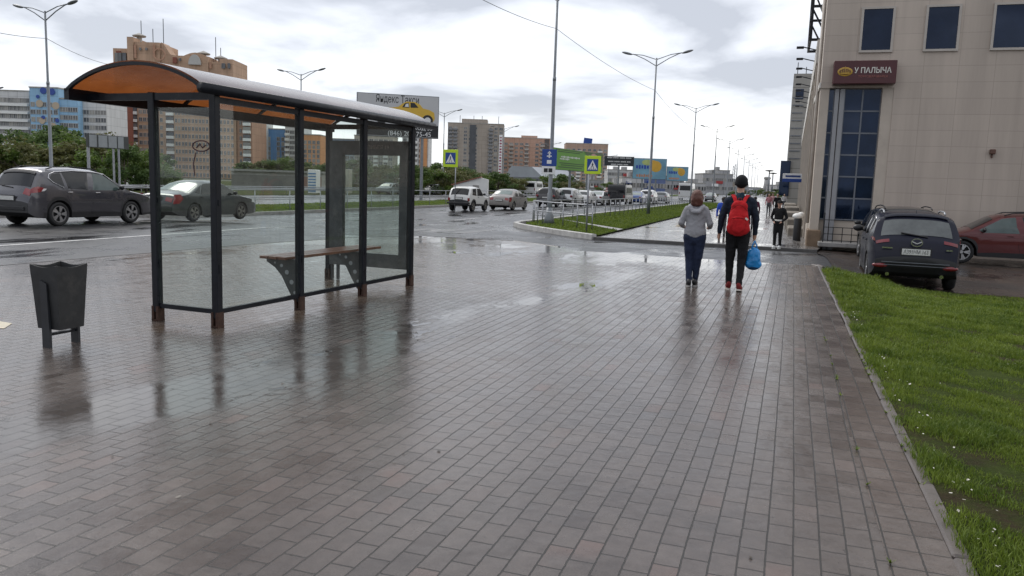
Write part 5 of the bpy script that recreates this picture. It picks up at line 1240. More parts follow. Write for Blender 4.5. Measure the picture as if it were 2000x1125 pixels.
def hand(P,d,side,sk,curl=.5,sc=1.0):
    """palm, four fingers and a thumb hanging from the wrist P along d"""
    P=Vector(P); d=Vector(d).normalized(); fwd=Vector((0,1,0)); lat=d.cross(fwd).normalized()*side
    inn=fwd*0+Vector((-side,0,0)); out=[]
    palm=P+d*.085*sc; out.append((P,palm,.027*sc,.033*sc,sk,1.2))
    for i in range(4):
        o=fwd*((-.030+.020*i)*sc); ln=(.062,.072,.068,.052)[i]*sc
        a=palm+o; k1=a+d*ln*.55+inn*.012*curl; k2=k1+d*ln*.5*(1-curl*.5)+inn*ln*.5*curl
        out.append((a,k1,.0105*sc,.0095*sc,sk)); out.append((k1,k2,.0095*sc,.0080*sc,sk))
    a=P+d*.03*sc+fwd*.028*sc; k1=a+d*.035*sc+fwd*.025*sc+inn*.01; k2=k1+d*.03*sc+inn*.006
    out.append((a,k1,.0125*sc,.011*sc,sk)); out.append((k1,k2,.011*sc,.009*sc,sk))
    return out
def head(zc,sk,y=0.0,x=0,sc=1.0):
    V=lambda a,b_,c: (x+a*sc,y+b_*sc,zc+c*sc)
    return [(V(0,-.012,.03),V(0,.012,.035),.082*sc,.080*sc,sk),(V(0,.02,-.045),V(0,.045,-.075),.062*sc,.045*sc,sk),(V(0,.085,.0),V(0,.098,-.022),.012*sc,.014*sc,sk),
            (V(-.083,-.005,.0),V(-.086,-.008,.03),.013*sc,.016*sc,sk,.6),(V(.083,-.005,.0),V(.086,-.008,.03),.013*sc,.016*sc,sk,.6)]
def face_(parent,zc,y=0,x=0,sc=1.0):
    g=MB()
    for s in (-1,1):
        g.ell((x+s*.032*sc,y+.078*sc,zc+.018*sc),(.013*sc,.008*sc,.008*sc),0,10,6); g.box((x+s*.034*sc,y+.082*sc,zc+.042*sc),(.034*sc,.01*sc,.007*sc))
    g.box((x,y+.084*sc,zc-.055*sc),(.045*sc,.008*sc,.007*sc)); g.build('face_features',M('face_dark',(.10,.045,.04),.5,var=0),parent)
def shoe(parent,x,y,z,rz,mts,nm='shoe',pitch=0,ln=.28):
    rot=Matrix.Rotation(rz,4,'Z')@Matrix.Rotation(pitch,4,'X'); T_=Matrix.Translation((x,y,z))@rot
    b=MB(); b.ell((0,.055,.055),(.047,ln*.52,.05),0,16,10); b.ell((0,-.035,.085),(.044,.062,.06),0,14,8)
    o=b.build(nm,mts[0],parent,True); o.matrix_local=T_
    s=MB(); pts=[]
    for i in range(22):
        a=2*math.pi*i/22; pts.append((.049*math.cos(a)*(1.0 if math.sin(a)>0 else .85),.055+ln*.53*math.sin(a)))
    s.prism(pts,.026); so_=s.build('sole',mts[1],o)
# --- man with red rucksack
def leg(prims,hip,knee,ankle,r,mt):
    prims+= [(hip,knee,r[0],r[1],mt),(knee,ankle,r[1]*.98,r[2],mt)]
P_=Vector((-.66,13.78,0))
man=thing('person','tall man in dark jacket, black trousers, beanie and red shoes walking away','person',P_,R(1))
mj=cloth('navy_jacket',(.012,.017,.030)); mt_=cloth('black_trousers',(.010,.010,.012)); mc=cloth('teal_collar',(.012,.035,.05))
SK,JK,TR,CO=0,1,2,3
pr=[((0,-.0,.99),(0,.0,1.06),.165,.17,TR,.68),((0,0,1.10),(0,0,1.30),.165,.185,JK,.66),((-.08,0,1.40),(.08,0,1.40),.135,.135,JK,.78),((-.155,0,1.475),(.155,0,1.475),.082,.082,JK,.95),
    ((0,-.005,1.50),(0,.005,1.585),.088,.066,CO),((0,.0,1.58),(0,.012,1.65),.058,.056,SK)]
pr+=head(1.735,SK,.015)
for s,el,wr in ((-1,(-.275,-.015,1.20),(-.300,.02,.955)),(1,(.270,-.01,1.20),(.265,.045,.96))):
    pr+=[((s*.195,0,1.465),el,.073,.056,JK),(el,wr,.056,.040,JK)]; d_=Vector(wr)-Vector(el)
    pr+=hand(wr,d_,s,SK,.55 if s<0 else .9)
leg(pr,(-.095,.0,.95),(-.105,.09,.52),(-.10,.10,.11),(.108,.075,.052),TR)
leg(pr,(.095,-.0,.95),(.085,.02,.52),(.075,-.16,.13),(.108,.075,.052),TR)
pr+=[((-.10,.10,.12),(-.10,.105,.06),.036,.036,SK),((.075,-.16,.13),(.075,-.15,.07),.036,.036,SK)]
fuse('body',pr,[m_skin,mj,mt_,mc],man,.011)
face_(man,1.735,.015)
m_shred=cloth('shoe_red',(.16,.02,.02)); m_shw=M('shoe_sole_pale',(.50,.46,.42),.6,var=.15)
shoe(man,-.10,.10,.0,R(8),(m_shred,m_shw)); shoe(man,.075,-.15,.012,R(-6),(m_shred,m_shw),pitch=R(-8))
g=MB().ell((0,.003,1.795),(.101,.112,.115),0,20,10); g.lathe([(.098,-.03),(.108,-.025),(.108,.02),(.098,.03)],20,0,(0,.008,1.765)); g.build('beanie',cloth('beanie_black',(.010,.010,.012)),man,True)
# rucksack worn on the back
m_rred=cloth('rucksack_red',(.42,.012,.016),.2); m_rdk=cloth('rucksack_dark_red',(.20,.008,.010))
bp_=thing('rucksack','red rucksack worn on the back of the man in the black beanie','rucksack',P_,R(1))
pb=[((0,-.185,1.06),(0,-.19,1.20),.155,.165,0,.55),((0,-.18,1.20),(0,-.165,1.37),.165,.125,0,.55),((-.07,-.175,1.05),(.07,-.175,1.05),.12,.12,0,.65),((-.055,-.165,1.40),(.055,-.165,1.40),.075,.075,0,.8)]
fuse('bag_body',pb,[m_rred],bp_,.014,4)
pk=[((0,-.265,1.06),(0,-.262,1.15),.105,.11,0,.35)]; fuse('front_pocket',pk,[m_rred],bp_,.012,3)
g=MB().tube([(-.10,-.283,1.20),(0,-.293,1.215),(.10,-.283,1.20)],.007,5).tube([(-.125,-.245,1.33),(-.06,-.27,1.40),(0,-.272,1.425),(.06,-.27,1.40),(.125,-.245,1.33)],.006,5); g.build('zip',m_rdk,bp_,True)
MB().box((.125,-.245,1.20),(.05,.02,.03),rot=Matrix.Rotation(R(35),3,'Y')).build('tag',m_letter,bp_)
for s in (-1,1):
    g=MB()
    pts=[(s*.055,-.17,1.44),(s*.085,-.11,1.525),(s*.115,-.03,1.575),(s*.125,.05,1.545),(s*.13,.115,1.45),(s*.14,.125,1.30),(s*.155,.02,1.12),(s*.13,-.11,1.06)]
    for a,b_ in zip(pts[:-1],pts[1:]): g.bar(a,b_,.058,.020,0,up=(0,0,1) if abs(b_[2]-a[2])<.09 else (0,1,0))
    g.build('strap',m_rred,bp_)
MB().tube([(-.03,-.15,1.47),(-.02,-.13,1.525),(.02,-.13,1.525),(.03,-.15,1.47)],.009,6).build('grab_loop',m_rdk,bp_,True)
# blue carrier bag in the right hand
cb=thing('carrier_bag','bright blue plastic carrier bag hanging from the man\'s right hand','bag',P_+Vector((.272,.075,.36)),R(10))
m_bag=M('blue_plastic_bag',(.012,.20,.50),.3,var=.3,vs=8,bump=.6,bs=14)
fuse('bag_body',[((0,0,.13),(0,0,.25),.118,.112,0,.62),((-.05,0,.09),(.05,0,.09),.085,.085,0,.75),((0,0,.26),(0,0,.31),.10,.06,0,.5)],[m_bag],cb,.011,3)
for s in (-1,1):
    MB().tube([(s*.045,s*.012,.30),(s*.035,s*.01,.40),(0,0,.475)],[.017,.011,.012],7).build('handle',m_bag,cb,True)
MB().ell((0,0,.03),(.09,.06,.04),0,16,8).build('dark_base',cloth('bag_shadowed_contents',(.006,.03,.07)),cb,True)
# --- woman in grey hoodie
P_=Vector((-1.36,13.84,0)); wo=thing('person','woman with short auburn hair in a pale grey hoodie and dark jeans walking away','person',P_,R(2))
mh=cloth('grey_hoodie',(.29,.29,.31),.12); mjn=cloth('dark_jeans',(.018,.026,.055))
pr=[((-.03,0,.83),(.03,0,.83),.140,.14,2,.80),((-.045,0,.93),(.045,0,.93),.142,.142,1,.86),((0,0,.93),(0,0,1.05),.175,.165,1,.72),((0,0,1.06),(0,0,1.22),.158,.16,1,.68),((-.07,0,1.25),(.07,0,1.25),.115,.115,1,.85),((-.11,0,1.325),(.11,0,1.325),.064,.064,1,1),
    ((0,0,1.34),(0,.005,1.42),.058,.052,0)]
pr+=head(1.495,0,.012,0,.94)
for s in (-1,1):
    el=(s*.238,-.005,1.085); wr=(s*.225,.19,1.02); pr+=[((s*.150,0,1.31),el,.060,.052,1),(el,wr,.055,.042,1)]; pr+=hand(wr,(s*-.3,.9,-.25),s,0,.5,.9)
leg(pr,(-.085,0,.86),(-.075,.05,.48),(-.055,-.03,.10),(.108,.070,.048),2); leg(pr,(.085,0,.86),(.07,.03,.48),(.035,.10,.10),(.108,.070,.048),2)
fuse('body',pr,[m_skin,mh,mjn],wo,.011); face_(wo,1.495,.012,0,.94)
m_hair=M('auburn_hair',(.095,.034,.022),.5,var=.5,vs=55,bump=.35,bs=80)
hr=[((0,-.025,1.550),(0,.012,1.555),.096,.092,0),((0,-.04,1.50),(0,-.045,1.43),.096,.074,0),((-.05,-.05,1.46),(-.055,-.045,1.405),.055,.038,0),((.05,-.05,1.46),(.055,-.045,1.40),.055,.038,0),((-.07,-.005,1.51),(-.068,-.01,1.42),.042,.034,0),((.07,-.005,1.51),(.068,-.01,1.42),.042,.034,0)]
fuse('hair',hr,[m_hair],wo,.010,3)
hd=[((-.10,-.085,1.345),(-.04,-.135,1.285),.045,.040,0),((.10,-.085,1.345),(.04,-.135,1.285),.045,.040,0),((-.04,-.135,1.28),(.04,-.135,1.28),.042,.042,0),((-.11,-.03,1.37),(-.06,.06,1.37),.035,.03,0),((.11,-.03,1.37),(.06,.06,1.37),.035,.03,0)]
fuse('hood',hd,[mh],wo,.010,4)
m_shb=M('shoe_black',(.015,.015,.017),.5,var=.2); m_shb2=M('shoe_sole_grey',(.30,.29,.28),.6,var=.1)
shoe(wo,-.055,-.02,.0,R(6),(m_shb,m_shb2),ln=.25,pitch=R(-5)); shoe(wo,.035,.11,0,R(-4),(m_shb,m_shb2),ln=.25)
# --- boy facing the camera, passing people
def simple(name,label,loc,rz,h,top,bot,shoes,hat=None,hairm=None,extra=None,belt=False,stride=.12,group=None,skirt=False):
    k=h/1.75; t=thing(name,label,'person',loc,rz,group); s_=lambda p: tuple(q*k for q in p)
    Q=[((0,0,.93),(0,0,1.0),.15,.15,2,.7),((0,0,1.05),(0,0,1.25),.155,.165,1,.68),((-.07,0,1.34),(.07,0,1.34),.11,.11,1,.85),((-.14,0,1.405),(.14,0,1.405),.07,.07,1,1),((0,0,1.42),(0,.01,1.52),.055,.052,0)]
    Q+=[p for p in head(1.60,0,.012)]
    for s in (-1,1):
        if belt: el=(s*.27,-.02,1.12); wr=(s*.15,.12,.98)
        else: el=(s*.245,-.01,1.14); wr=(s*.25,.05+.05*s,.90)
        Q+=[((s*.18,0,1.39),el,.062,.05,1),(el,wr,.05,.038,1)]; Q+=hand(wr,Vector(wr)-Vector(el),s,0,.6,.9)
    for s in (-1,1): Q+=[((s*.085,0,.9),(s*.09,s*stride*.6+.03,.5),.10,.07,2),((s*.09,s*stride*.6+.03,.5),(s*.09,s*stride,.10),.068,.05,2)]
    Q=[(s_(p[0]),s_(p[1]),p[2]*k,p[3]*k)+tuple(p[4:]) for p in Q]
    fuse('body',Q,[m_skin,top,bot],t,.016,4); face_(t,1.60*k,.012*k,0,k)
    for s in (-1,1): shoe(t,s*.09*k,s*stride*k,0,0,(shoes,shoes),ln=.26*k)
    if hat: 
        g=MB().ell((0,0,1.665*k),(.10*k,.108*k,.075*k),0,16,8).ell((0,.10*k,1.65*k),(.075*k,.08*k,.014*k),0,12,6); g.build('cap',hat,t,True)
    if hairm: MB().ell((0,-.02*k,1.645*k),(.098*k,.105*k,.09*k),0,16,8).ell((0,-.05*k,1.58*k),(.08*k,.06*k,.09*k),0,14,8).build('hair',hairm,t,True)
    if belt: 
        g=MB().lathe([(.165*k,.99*k),(.172*k,.995*k),(.172*k,1.04*k),(.165*k,1.045*k)],20); g.v=[(a,b_*.74,c_) for a,b_,c_ in g.v]; g.build('belt',m_letter,t,True)
    return t
mblk=cloth('black_tracksuit',(.010,.010,.011)); m_hairb=M('dark_hair',(.02,.014,.012),.5,var=.3,vs=30)
P_=G(1517,485.5,-.21); simple('person','boy in black tracksuit and cap with a white belt standing before the stone steps',P_,R(165),1.60,mblk,mblk,m_white,hat=mblk,belt=True,stride=.03)
def far_p(px,py,z,label,top,bot,h=1.7,rz=180,**kw):
    P_=G(px,py,z); return simple('person',label,P_,R(rz),h,top,bot,m_shb,hairm=m_hairb,**kw)
mbl=cloth('bright_blue_jacket',(.03,.08,.45)); mpk=cloth('pink_coat',(.42,.18,.20)); mpl=cloth('plum_jacket',(.12,.03,.06)); mgr=cloth('grey_trousers',(.10,.10,.11)); mwh=cloth('pale_jacket',(.45,.44,.44))
P0=G(1409,462,-.22); simple('person','person in bright blue jacket half hidden by the man with the rucksack, on his left',P0,0,1.62,mbl,mgr,m_shb,hairm=m_hairb)
P0=G(1471,447,-.22); simple('person','person in plum jacket half hidden behind the right shoulder of the rucksack man',P0,0,1.62,mpl,mgr,m_shb,hairm=m_hairb)
far_p(1500,420,-.22,'walker in a pink coat far along the pavement, left of the boy in black',mpk,mgr)
far_p(1508,410,-.22,'walker in pale pink top farther away, just left of the boy\'s cap',cloth('pale_pink_top',(.5,.30,.30)),mwh)
far_p(1516,425,-.22,'dark-haired walker in black right behind the boy\'s head',mblk,mblk,1.75)
far_p(1530,412,-.22,'far walker in a pale jacket close to the stone steps',mwh,mgr)
# ------------------------------------------------------------------ distant buildings
m_winp=M('distant_window_pane',(.085,.09,.10),.2,var=.5,vs=.35); _nt=m_winp.node_tree; _p=_nt.nodes['Principled BSDF']; _oi=node(_nt,'ShaderNodeObjectInfo'); _src=_p.inputs['Base Color'].links[0].from_socket
lk(_nt,mixc_(_nt,mrange(_nt,_oi.outputs['Random'],.45,1,0,.75),_src,(.40,.38,.34)),_p.inputs['Base Color'])   # some windows have pale curtains
m_winf=M('distant_window_frame',(.42,.41,.39),.6,var=.1)
_wm=None
def window_mesh():
    global _wm
    if _wm is None:
        b=MB().box((0,0,0),(1,.10,1),0); 
        for x in (-.5,.5,.04): b.box((x*.94,-.06,0),(.07,.06,1.0),1)
        for z in (-.47,.47): b.box((0,-.061,z),(1,.05,.07),1)
        _wm=b.mesh('window',[m_winp,m_winf])
    return _wm
def bldg(name,label,pl,pr,dL,dR,mt,depth=14,base=-.4,storeys=0,cols=0,wsz=(1.4,1.5),top_gap=.9,z_low=3,balc=(),mbal=None,skip=(),dark=None,extra=None,group=None,right_cols=0):
    """block whose front runs between two seen roof corners; dL,dR are their distances"""
    A=PD(*pl,dL); B=PD(*pr,dR); zt=(A.z+B.z)/2; W_=math.hypot(B.x-A.x,B.y-A.y); H_=zt-base
    t=thing(name,label,'building',(A.x,A.y,base),math.atan2(B.y-A.y,B.x-A.x),group)
    wl=MB().box((W_/2,depth/2,H_/2),(W_,depth,H_)).build('wall',mt,t)
    MB().box((W_/2,depth/2,H_+.2),(W_+.3,depth+.3,.4)).build('roof',m_concd,t)
    cnt=[]
    if storeys and cols:
        sh_=(H_-top_gap-z_low)/storeys
        for k in range(storeys):
            for i in range(cols):
                if i in skip: continue
                cnt.append((W_*(i+.5)/cols,H_-top_gap-sh_*(k+.5),0))
        for k in range(storeys):
            for i in range(right_cols): cnt.append((depth*(i+.5)/right_cols,H_-top_gap-sh_*(k+.5),1))
        rest=MB()
        for q,(x,z,sd_) in enumerate(cnt):
            rw=random.Random(q*7+len(label)); sx=wsz[0]*rw.choice((1,1,1.1,.9))
            if q<98:
                o=link('window',window_mesh(),t); o.location=(x,-.03,z) if not sd_ else (W_+.03,x,z); o.scale=(sx,1,wsz[1])
                if sd_: o.rotation_euler=(0,0,R(90))
            else:
                if not sd_: rest.box((x,-.03,z),(sx,.1,wsz[1]),0); rest.box((x,-.09,z),(.08,.06,wsz[1]),1); rest.box((x,-.091,z+wsz[1]*.48),(sx,.05,.1),1)
                else: rest.box((W_+.03,x,z),(.1,sx,wsz[1]),0)
        if rest.v: o=rest.build('window',[m_winp,m_winf],t); o['kind']='stuff'
        if balc:
            bm_=MB().box((0,-.55,0),(W_/cols*.94,1.1,1.05)).mesh('balcony',mbal or m_white)
            nb=0
            for k in range(storeys):
                for i in balc:
                    if nb>=95: continue
                    o=link('balcony',bm_,t); o.location=(W_*(i+.5)/cols,0,H_-top_gap-sh_*(k+.5)-.95); nb+=1
    t['_w']=W_; t['_h']=H_
    return t,W_,H_
f_wh=facade('white_panel_block',(.60,.60,.60),cw=3.1,chh=2.75,seam=.05); f_bl=facade('pale_blue_block',(.28,.47,.66),cw=3.1,chh=2.75,seam=.04)
f_bl2=facade('strong_blue_block',(.09,.24,.48),cw=3.1,chh=2.75,seam=.04); f_or=facade('orange_block',(.60,.29,.13),cw=3.1,chh=2.75,seam=.04)
f_br=facade('brown_brick_tower',(.43,.25,.17),(.38,.215,.145),cw=6,chh=2.9,seam=.06,var=.16); f_br2=facade('ochre_brick_tower',(.45,.30,.205),cw=6,chh=2.9,seam=.05,var=.16); f_rd=facade('red_brick_block',(.22,.075,.05),cw=5,chh=2.9,seam=.05)
f_gr=facade('grey_beige_tower',(.36,.31,.265),cw=4,chh=2.8,seam=.05); f_ob=facade('terracotta_block',(.50,.32,.245),cw=4,chh=2.9,seam=.06); f_grey=facade('grey_blocks',(.34,.34,.34),cw=4,chh=3,seam=.08)
T_=[]
t,W_,H_=bldg('apartment_block','white apartment block at the left edge behind the trees',(-40,172),(56,183),262,262,f_wh,storeys=9,cols=12,wsz=(1.9,1.5),z_low=2,top_gap=1.6)
for k in range(8): MB().box((W_/2,-.3,H_-1.6-(H_-3.6)/9*(k+1)-.2),(W_*.96,.5,.8)).build('balcony_band',m_white,t)
t,W_,H_=bldg('apartment_block','pale blue apartment block decorated with coloured discs behind the left lamp pole',(57,168),(113,176),258,258,f_bl,storeys=9,cols=5,wsz=(1.5,1.5),z_low=2,top_gap=4)
m_dblue=M('disc_blue',(.03,.07,.30),.6,var=0); m_dor=M('disc_orange',(.44,.36,.27),.6,var=0)
for i,(u,v_,r_,mm) in enumerate(((.50,.97,1.7,m_dblue),(.80,.96,1.7,m_dblue),(.35,.82,1.9,m_dor),(.42,.62,1.6,m_dor),(.92,.80,1.9,m_dor),(.46,.66,1.0,m_dblue),(.95,.63,1.1,m_dblue),(.54,.40,1.7,m_dblue),(.90,.38,1.8,m_dblue),(.80,.56,1.9,m_dor),(.30,.90,.9,m_dblue))):
    r_*=.62; MB().lathe([(0,0),(r_,0),(r_,.12),(0,.12)],18,0,(W_*u,-.30,H_*v_),'y').build('wall_disc',mm,t)
t,W_,H_=bldg('apartment_block','lower pale blue apartment block just right of the one with discs',(113,192),(151,196),259,259,f_bl,storeys=8,cols=4,wsz=(1.6,1.5),z_low=2,top_gap=2)
bldg('apartment_block','white apartment block between the pale blue one and the brown tower',(151,195),(207,202),262,262,f_wh,storeys=8,cols=5,wsz=(2.0,1.5),z_low=2,top_gap=2.2)
bldg('brick_building','dark red brick building behind the white blocks, beside the brown tower',(140,184),(222,192),285,285,f_rd,storeys=0)
# the tall brown tower: bays of different heights
TD=305.
def bay(px0,px1,pyl,dz,mt,nm='wall',back=16,dd=0):
    A=PD(px0,pyl,TD); B=PD(px1,pyl+.033*(px1-px0),TD); return A,B
A0=PD(205,100,TD); B0=PD(487,110,TD); ang=math.atan2(B0.y-A0.y,B0.x-A0.x)
tw=thing('brown_tower','tall brown and ochre brick apartment tower with stepped roofline behind the shelter roof','building',(A0.x,A0.y,-.4),ang)
ux=Vector((math.cos(ang),math.sin(ang),0))
def tx(px,py): q=PD(px,py,TD); return (q-Vector((A0.x,A0.y,0))).dot(ux), q.z+.4
secs=[(205,225,195,f_br2,2.0),(225,246,196,f_br,-.6),(246,262,196,f_br,1.0),(262,318,180,f_br2,0),(318,333,170,f_br,1.2),(333,456,180,f_br2,.6),(456,470,200,f_br,1.4),(470,487,214,f_br,.4)]
tops=[(212,246,91,f_br2,3.0),(246,258,71,f_br2,.8),(258,308,80,f_br2,1.6),(308,333,104,f_br2,2.2),(333,402,106,f_br2,2.0),(402,424,118,f_br2,2.4),(424,450,113,f_br2,1.8)]
for (a,c,py,mt,dy) in secs:
    x0,z0=tx(a,py); x1,_=tx(c,py); MB().box(((x0+x1)/2,9+dy,z0/2),(x1-x0-.01,18,z0)).build('wall',mt,tw)
for (a,c,py,mt,dy) in tops:
    x0,z0=tx(a,py); x1,_=tx(c,py); MB().box(((x0+x1)/2,9+dy+.05,z0/2),(x1-x0-.02,17,z0-.01)).build('wall',mt,tw)
for (a,c,y0,y1,mt,dd) in ((220,229,97,113,f_rd,2.9),(333,341,110,122,f_rd,1.9),(259,263,86,112,f_br,1.5),(296,300,86,110,f_br,1.5),(404,408,120,132,f_br,2.3),(429,436,122,132,m_winp,1.7),(441,446,122,132,m_winp,1.7),(269,273,92,97,m_winp,1.5),(281,285,92,97,m_winp,1.5),(345,349,112,117,m_winp,1.9)):
    x0,z1=tx(a,y0); x1,_=tx(c,y0); _,z0=tx(a,y1); MB().box(((x0+x1)/2,dd,(z0+z1)/2),(x1-x0,.5,z1-z0)).build('brick_panel' if mt is not m_winp else 'window',mt,tw)
# rounded gable shoulders and roof vents
for (a,c,py,hh) in ((308,330,104,24),(352,398,106,7)):
    x0,z0=tx(a,py); x1,z1=tx(c,py+.03*(c-a)); k=hh/F*TD
    pts=[(x0,0),(x1,0)]+([(x1+(x0-x1)*u,k*(.5-.5*math.cos(math.pi*u))) for u in np.linspace(0.05,1,8)] if hh>10 else [(x1+(x0-x1)*u,k*math.sin(math.pi*u)) for u in np.linspace(.1,.9,7)])
    MB().prism(pts,6,0,Matrix.Translation((0,3.0+6,z0-.1))@Matrix.Rotation(R(90),4,'X')).build('gable',f_br2,tw)
for (px,py) in ((255,68),(382,103),(416,112)):
    x,z=tx(px,py); MB().lathe([(0,2.0),(2.6,.9),(2.4,.5),(1.0,.4),(1.0,-1.6),(0,-1.6)],10,0,(x,8,z)).build('roof_vent',m_concd,tw)
for (px,py,hgt_) in ((259,71,9),(282,79,7),(303,80,12),(406,116,12),(416,112,6)):
    x,z=tx(px,py); MB().tube([(x,8,z-.5),(x,8,z+hgt_*.8)],.14,5).build('antenna',m_dark,tw)
x,z=tx(308,105); MB().lathe([(1.9,0),(2.3,0),(2.3,.3),(1.9,.3)],20,0,(x,1.2,z),'y',close=True).build('round_window',f_br,tw)
x0,z=tx(363,124); x1,_=tx(388,124); pts=[(x0,0),(x1,0)]+[((x0+x1)/2+(x1-x0)/2*math.cos(a),3.8*math.sin(a)) for a in np.linspace(0,math.pi,12)[1:-1]]
MB().prism(pts,.5,0,Matrix.Translation((0,2.2,z))@Matrix.Rotation(R(90),4,'X')).build('arched_window',m_winf,tw)
for px in (221,227,236):
    x,z=tx(px,113); MB().box((x,2.7,z),(1.4,.8,4.6)).build('window',m_winp,tw)
storey=2.92; nw=0; restw=MB(); nbal=0; bme=None
for (px,kind) in ((215,'w'),(232,'w'),(239,'w'),(254,'b'),(268,'w'),(276,'w'),(284,'w'),(293,'w'),(301,'w'),(309,'w'),(325,'b'),(337,'w'),(343,'w'),(350,'w'),(356,'w'),(363,'w'),(370,'w'),(377,'w'),(384,'w'),(391,'b2'),(398,'w'),(405,'w'),(412,'w'),(419,'w'),(426,'w'),(433,'w'),(440,'w'),(448,'w'),(463,'w'),(478,'b')):
    for k in range(0,16):
        x,zt=tx(px,200); z=k*storey+1.2
        if z>zt-1: continue
        dy=[d for (a,c,py,mt,d) in secs if a<=px<c][0]
        if kind!='b':
            if nw<98: o=link('window',window_mesh(),tw); o.location=(x,dy-.04,z); o.scale=(.78 if px>334 else (1.05 if px%2 else 1.25),1,1.55); nw+=1
            else: restw.box((x,dy-.04,z),(.78,.1,1.5),0); restw.box((x,dy-.10,z),(.09,.06,1.5),1); restw.box((x,dy-.101,z+.72),(.85,.05,.12),1); restw.box((x,dy-.102,z-.76),(.9,.12,.10),1)
        else:
            if bme is None: bme=MB().box((0,-.7,-.6),(2.7,1.5,1.1),0).box((0,-.62,.65),(2.6,1.3,1.3),1).mesh('balcony',[m_white,m_winp])
            o=link('balcony',bme,tw); o.location=(x,dy,z)
o=restw.build('window',[m_winp,m_winf],tw); o['kind']='stuff'
# row seen through the shelter
t,W_,H_=bldg('apartment_block','white balconied block just right of the brown tower, seen under the shelter roof',(487,233),(512,238),330,330,f_wh,storeys=9,cols=3,wsz=(2.2,1.5),z_low=2,top_gap=1,balc=(0,1,2))
bldg('apartment_block','strong blue apartment block seen through the shelter glass',(512,250),(557,255),338,338,f_bl2,storeys=8,cols=5,wsz=(1.3,1.7),z_low=2,top_gap=3,skip=(2,))
bldg('apartment_block','white apartment block between the strong blue and the orange ones',(557,247),(592,250),334,334,f_wh,storeys=9,cols=4,wsz=(1.9,1.5),z_low=2,top_gap=1,balc=(0,3))
bldg('apartment_block','orange apartment block beside the left upright of the poster frame',(592,262),(626,266),330,330,f_or,storeys=8,cols=4,wsz=(1.2,1.5),z_low=2,top_gap=2)
bldg('apartment_block','pale blue grey block seen through the top of the poster frame',(628,270),(692,274),350,350,facade('blue_grey_block',(.24,.32,.42),cw=3,chh=2.8,seam=.04),storeys=8,cols=7,wsz=(1.6,1.5),z_low=2,top_gap=1)
bldg('apartment_block','white and beige block seen through the right half of the poster frame',(692,264),(768,268),350,350,facade('beige_white_block',(.44,.40,.34),cw=3,chh=2.8,seam=.04),storeys=9,cols=8,wsz=(1.8,1.5),z_low=2,top_gap=1,balc=(1,4,6))
t,W_,H_=bldg('apartment_block','narrow orange and white block under the taxi billboard',(786,262),(837,266),360,360,f_wh,storeys=8,cols=5,wsz=(1.7,1.5),z_low=2,top_gap=1,balc=(2,))
MB().box((W_*.82,-.3,H_*.62),(W_*.28,.5,H_*.70)).build('orange_stripe',f_or,t); MB().box((W_*.85,-.3,H_*.13),(W_*.3,.5,H_*.24)).build('violet_stripe',M('violet_render',(.12,.12,.28),.7,var=.1),t)
# grey beige tower with vertical banner
t,W_,H_=bldg('grey_tower','tall grey beige tower with dark balcony columns and a white vertical banner',(875,238),(984,245),560,560,f_gr,depth=26,storeys=15,cols=11,wsz=(2.4,1.7),z_low=3,top_gap=2,skip=(2,6,7),balc=(0,1,8),mbal=M('balcony_grey',(.20,.20,.21),.6,var=.2,vs=.3))
x0=W_*.26; MB().box((W_*.47,12,H_+1.4),(W_*.46,16,4.0)).build('roof_house',f_gr,t); MB().box((W_*.45,-.3,H_*.5),(W_*.11,.8,H_*.96)).build('dark_bay',M('dark_bay',(.07,.075,.085),.5,var=.3,vs=.3),t)
bn_=MB().box((W_*.955,-.8,H_*.50),(W_*.06,.3,H_*.66)).build('banner',m_signw,t); g=MB()
for i in range(13): g.box((W_*.955,-.97,H_*(.22+.047*i)),(W_*.035,.06,H_*(.028 if i%3 else .018)))
g.build('banner_print',M('banner_red',(.30,.06,.10),.6,var=0),bn_)
for u in (.2,.45,.6,.9): MB().tube([(W_*u,8,H_),(W_*u,8,H_+6)],.18,5).build('antenna',m_dark,t)
t,W_,H_=bldg('terracotta_building','terracotta brick apartment building right of the grey tower',(984,268),(1075,272),600,600,f_ob,depth=24,storeys=10,cols=9,wsz=(2.4,1.7),z_low=3,top_gap=3,skip=(5,8),balc=(1,4,7),mbal=M('balcony_pale',(.42,.39,.36),.6,var=.15,vs=.3))
MB().box((W_*.55,10,H_+1.0),(W_*.35,8,2.6)).build('roof_house',f_ob,t); MB().box((W_*.93,-.2,H_*.5),(W_*.10,.6,H_*.98)).build('dark_bay',M('dark_bay_b',(.10,.085,.08),.5,var=.3,vs=.3),t)
t,W_,H_=bldg('brick_building','brown brick building behind the green billboard with a blue rooftop sign',(1106,281),(1188,281),560,560,facade('brown_pink_brick',(.43,.30,.235),cw=4,chh=2.9,seam=.06),depth=22,storeys=10,cols=8,wsz=(2.2,1.6),z_low=3,top_gap=3,balc=(2,6))
MB().box((W_*.52,3,H_+1.5),(W_*.20,2,5.2),rot=Matrix.Rotation(R(6),3,'Y')).build('rooftop_sign',m_signblue,t)
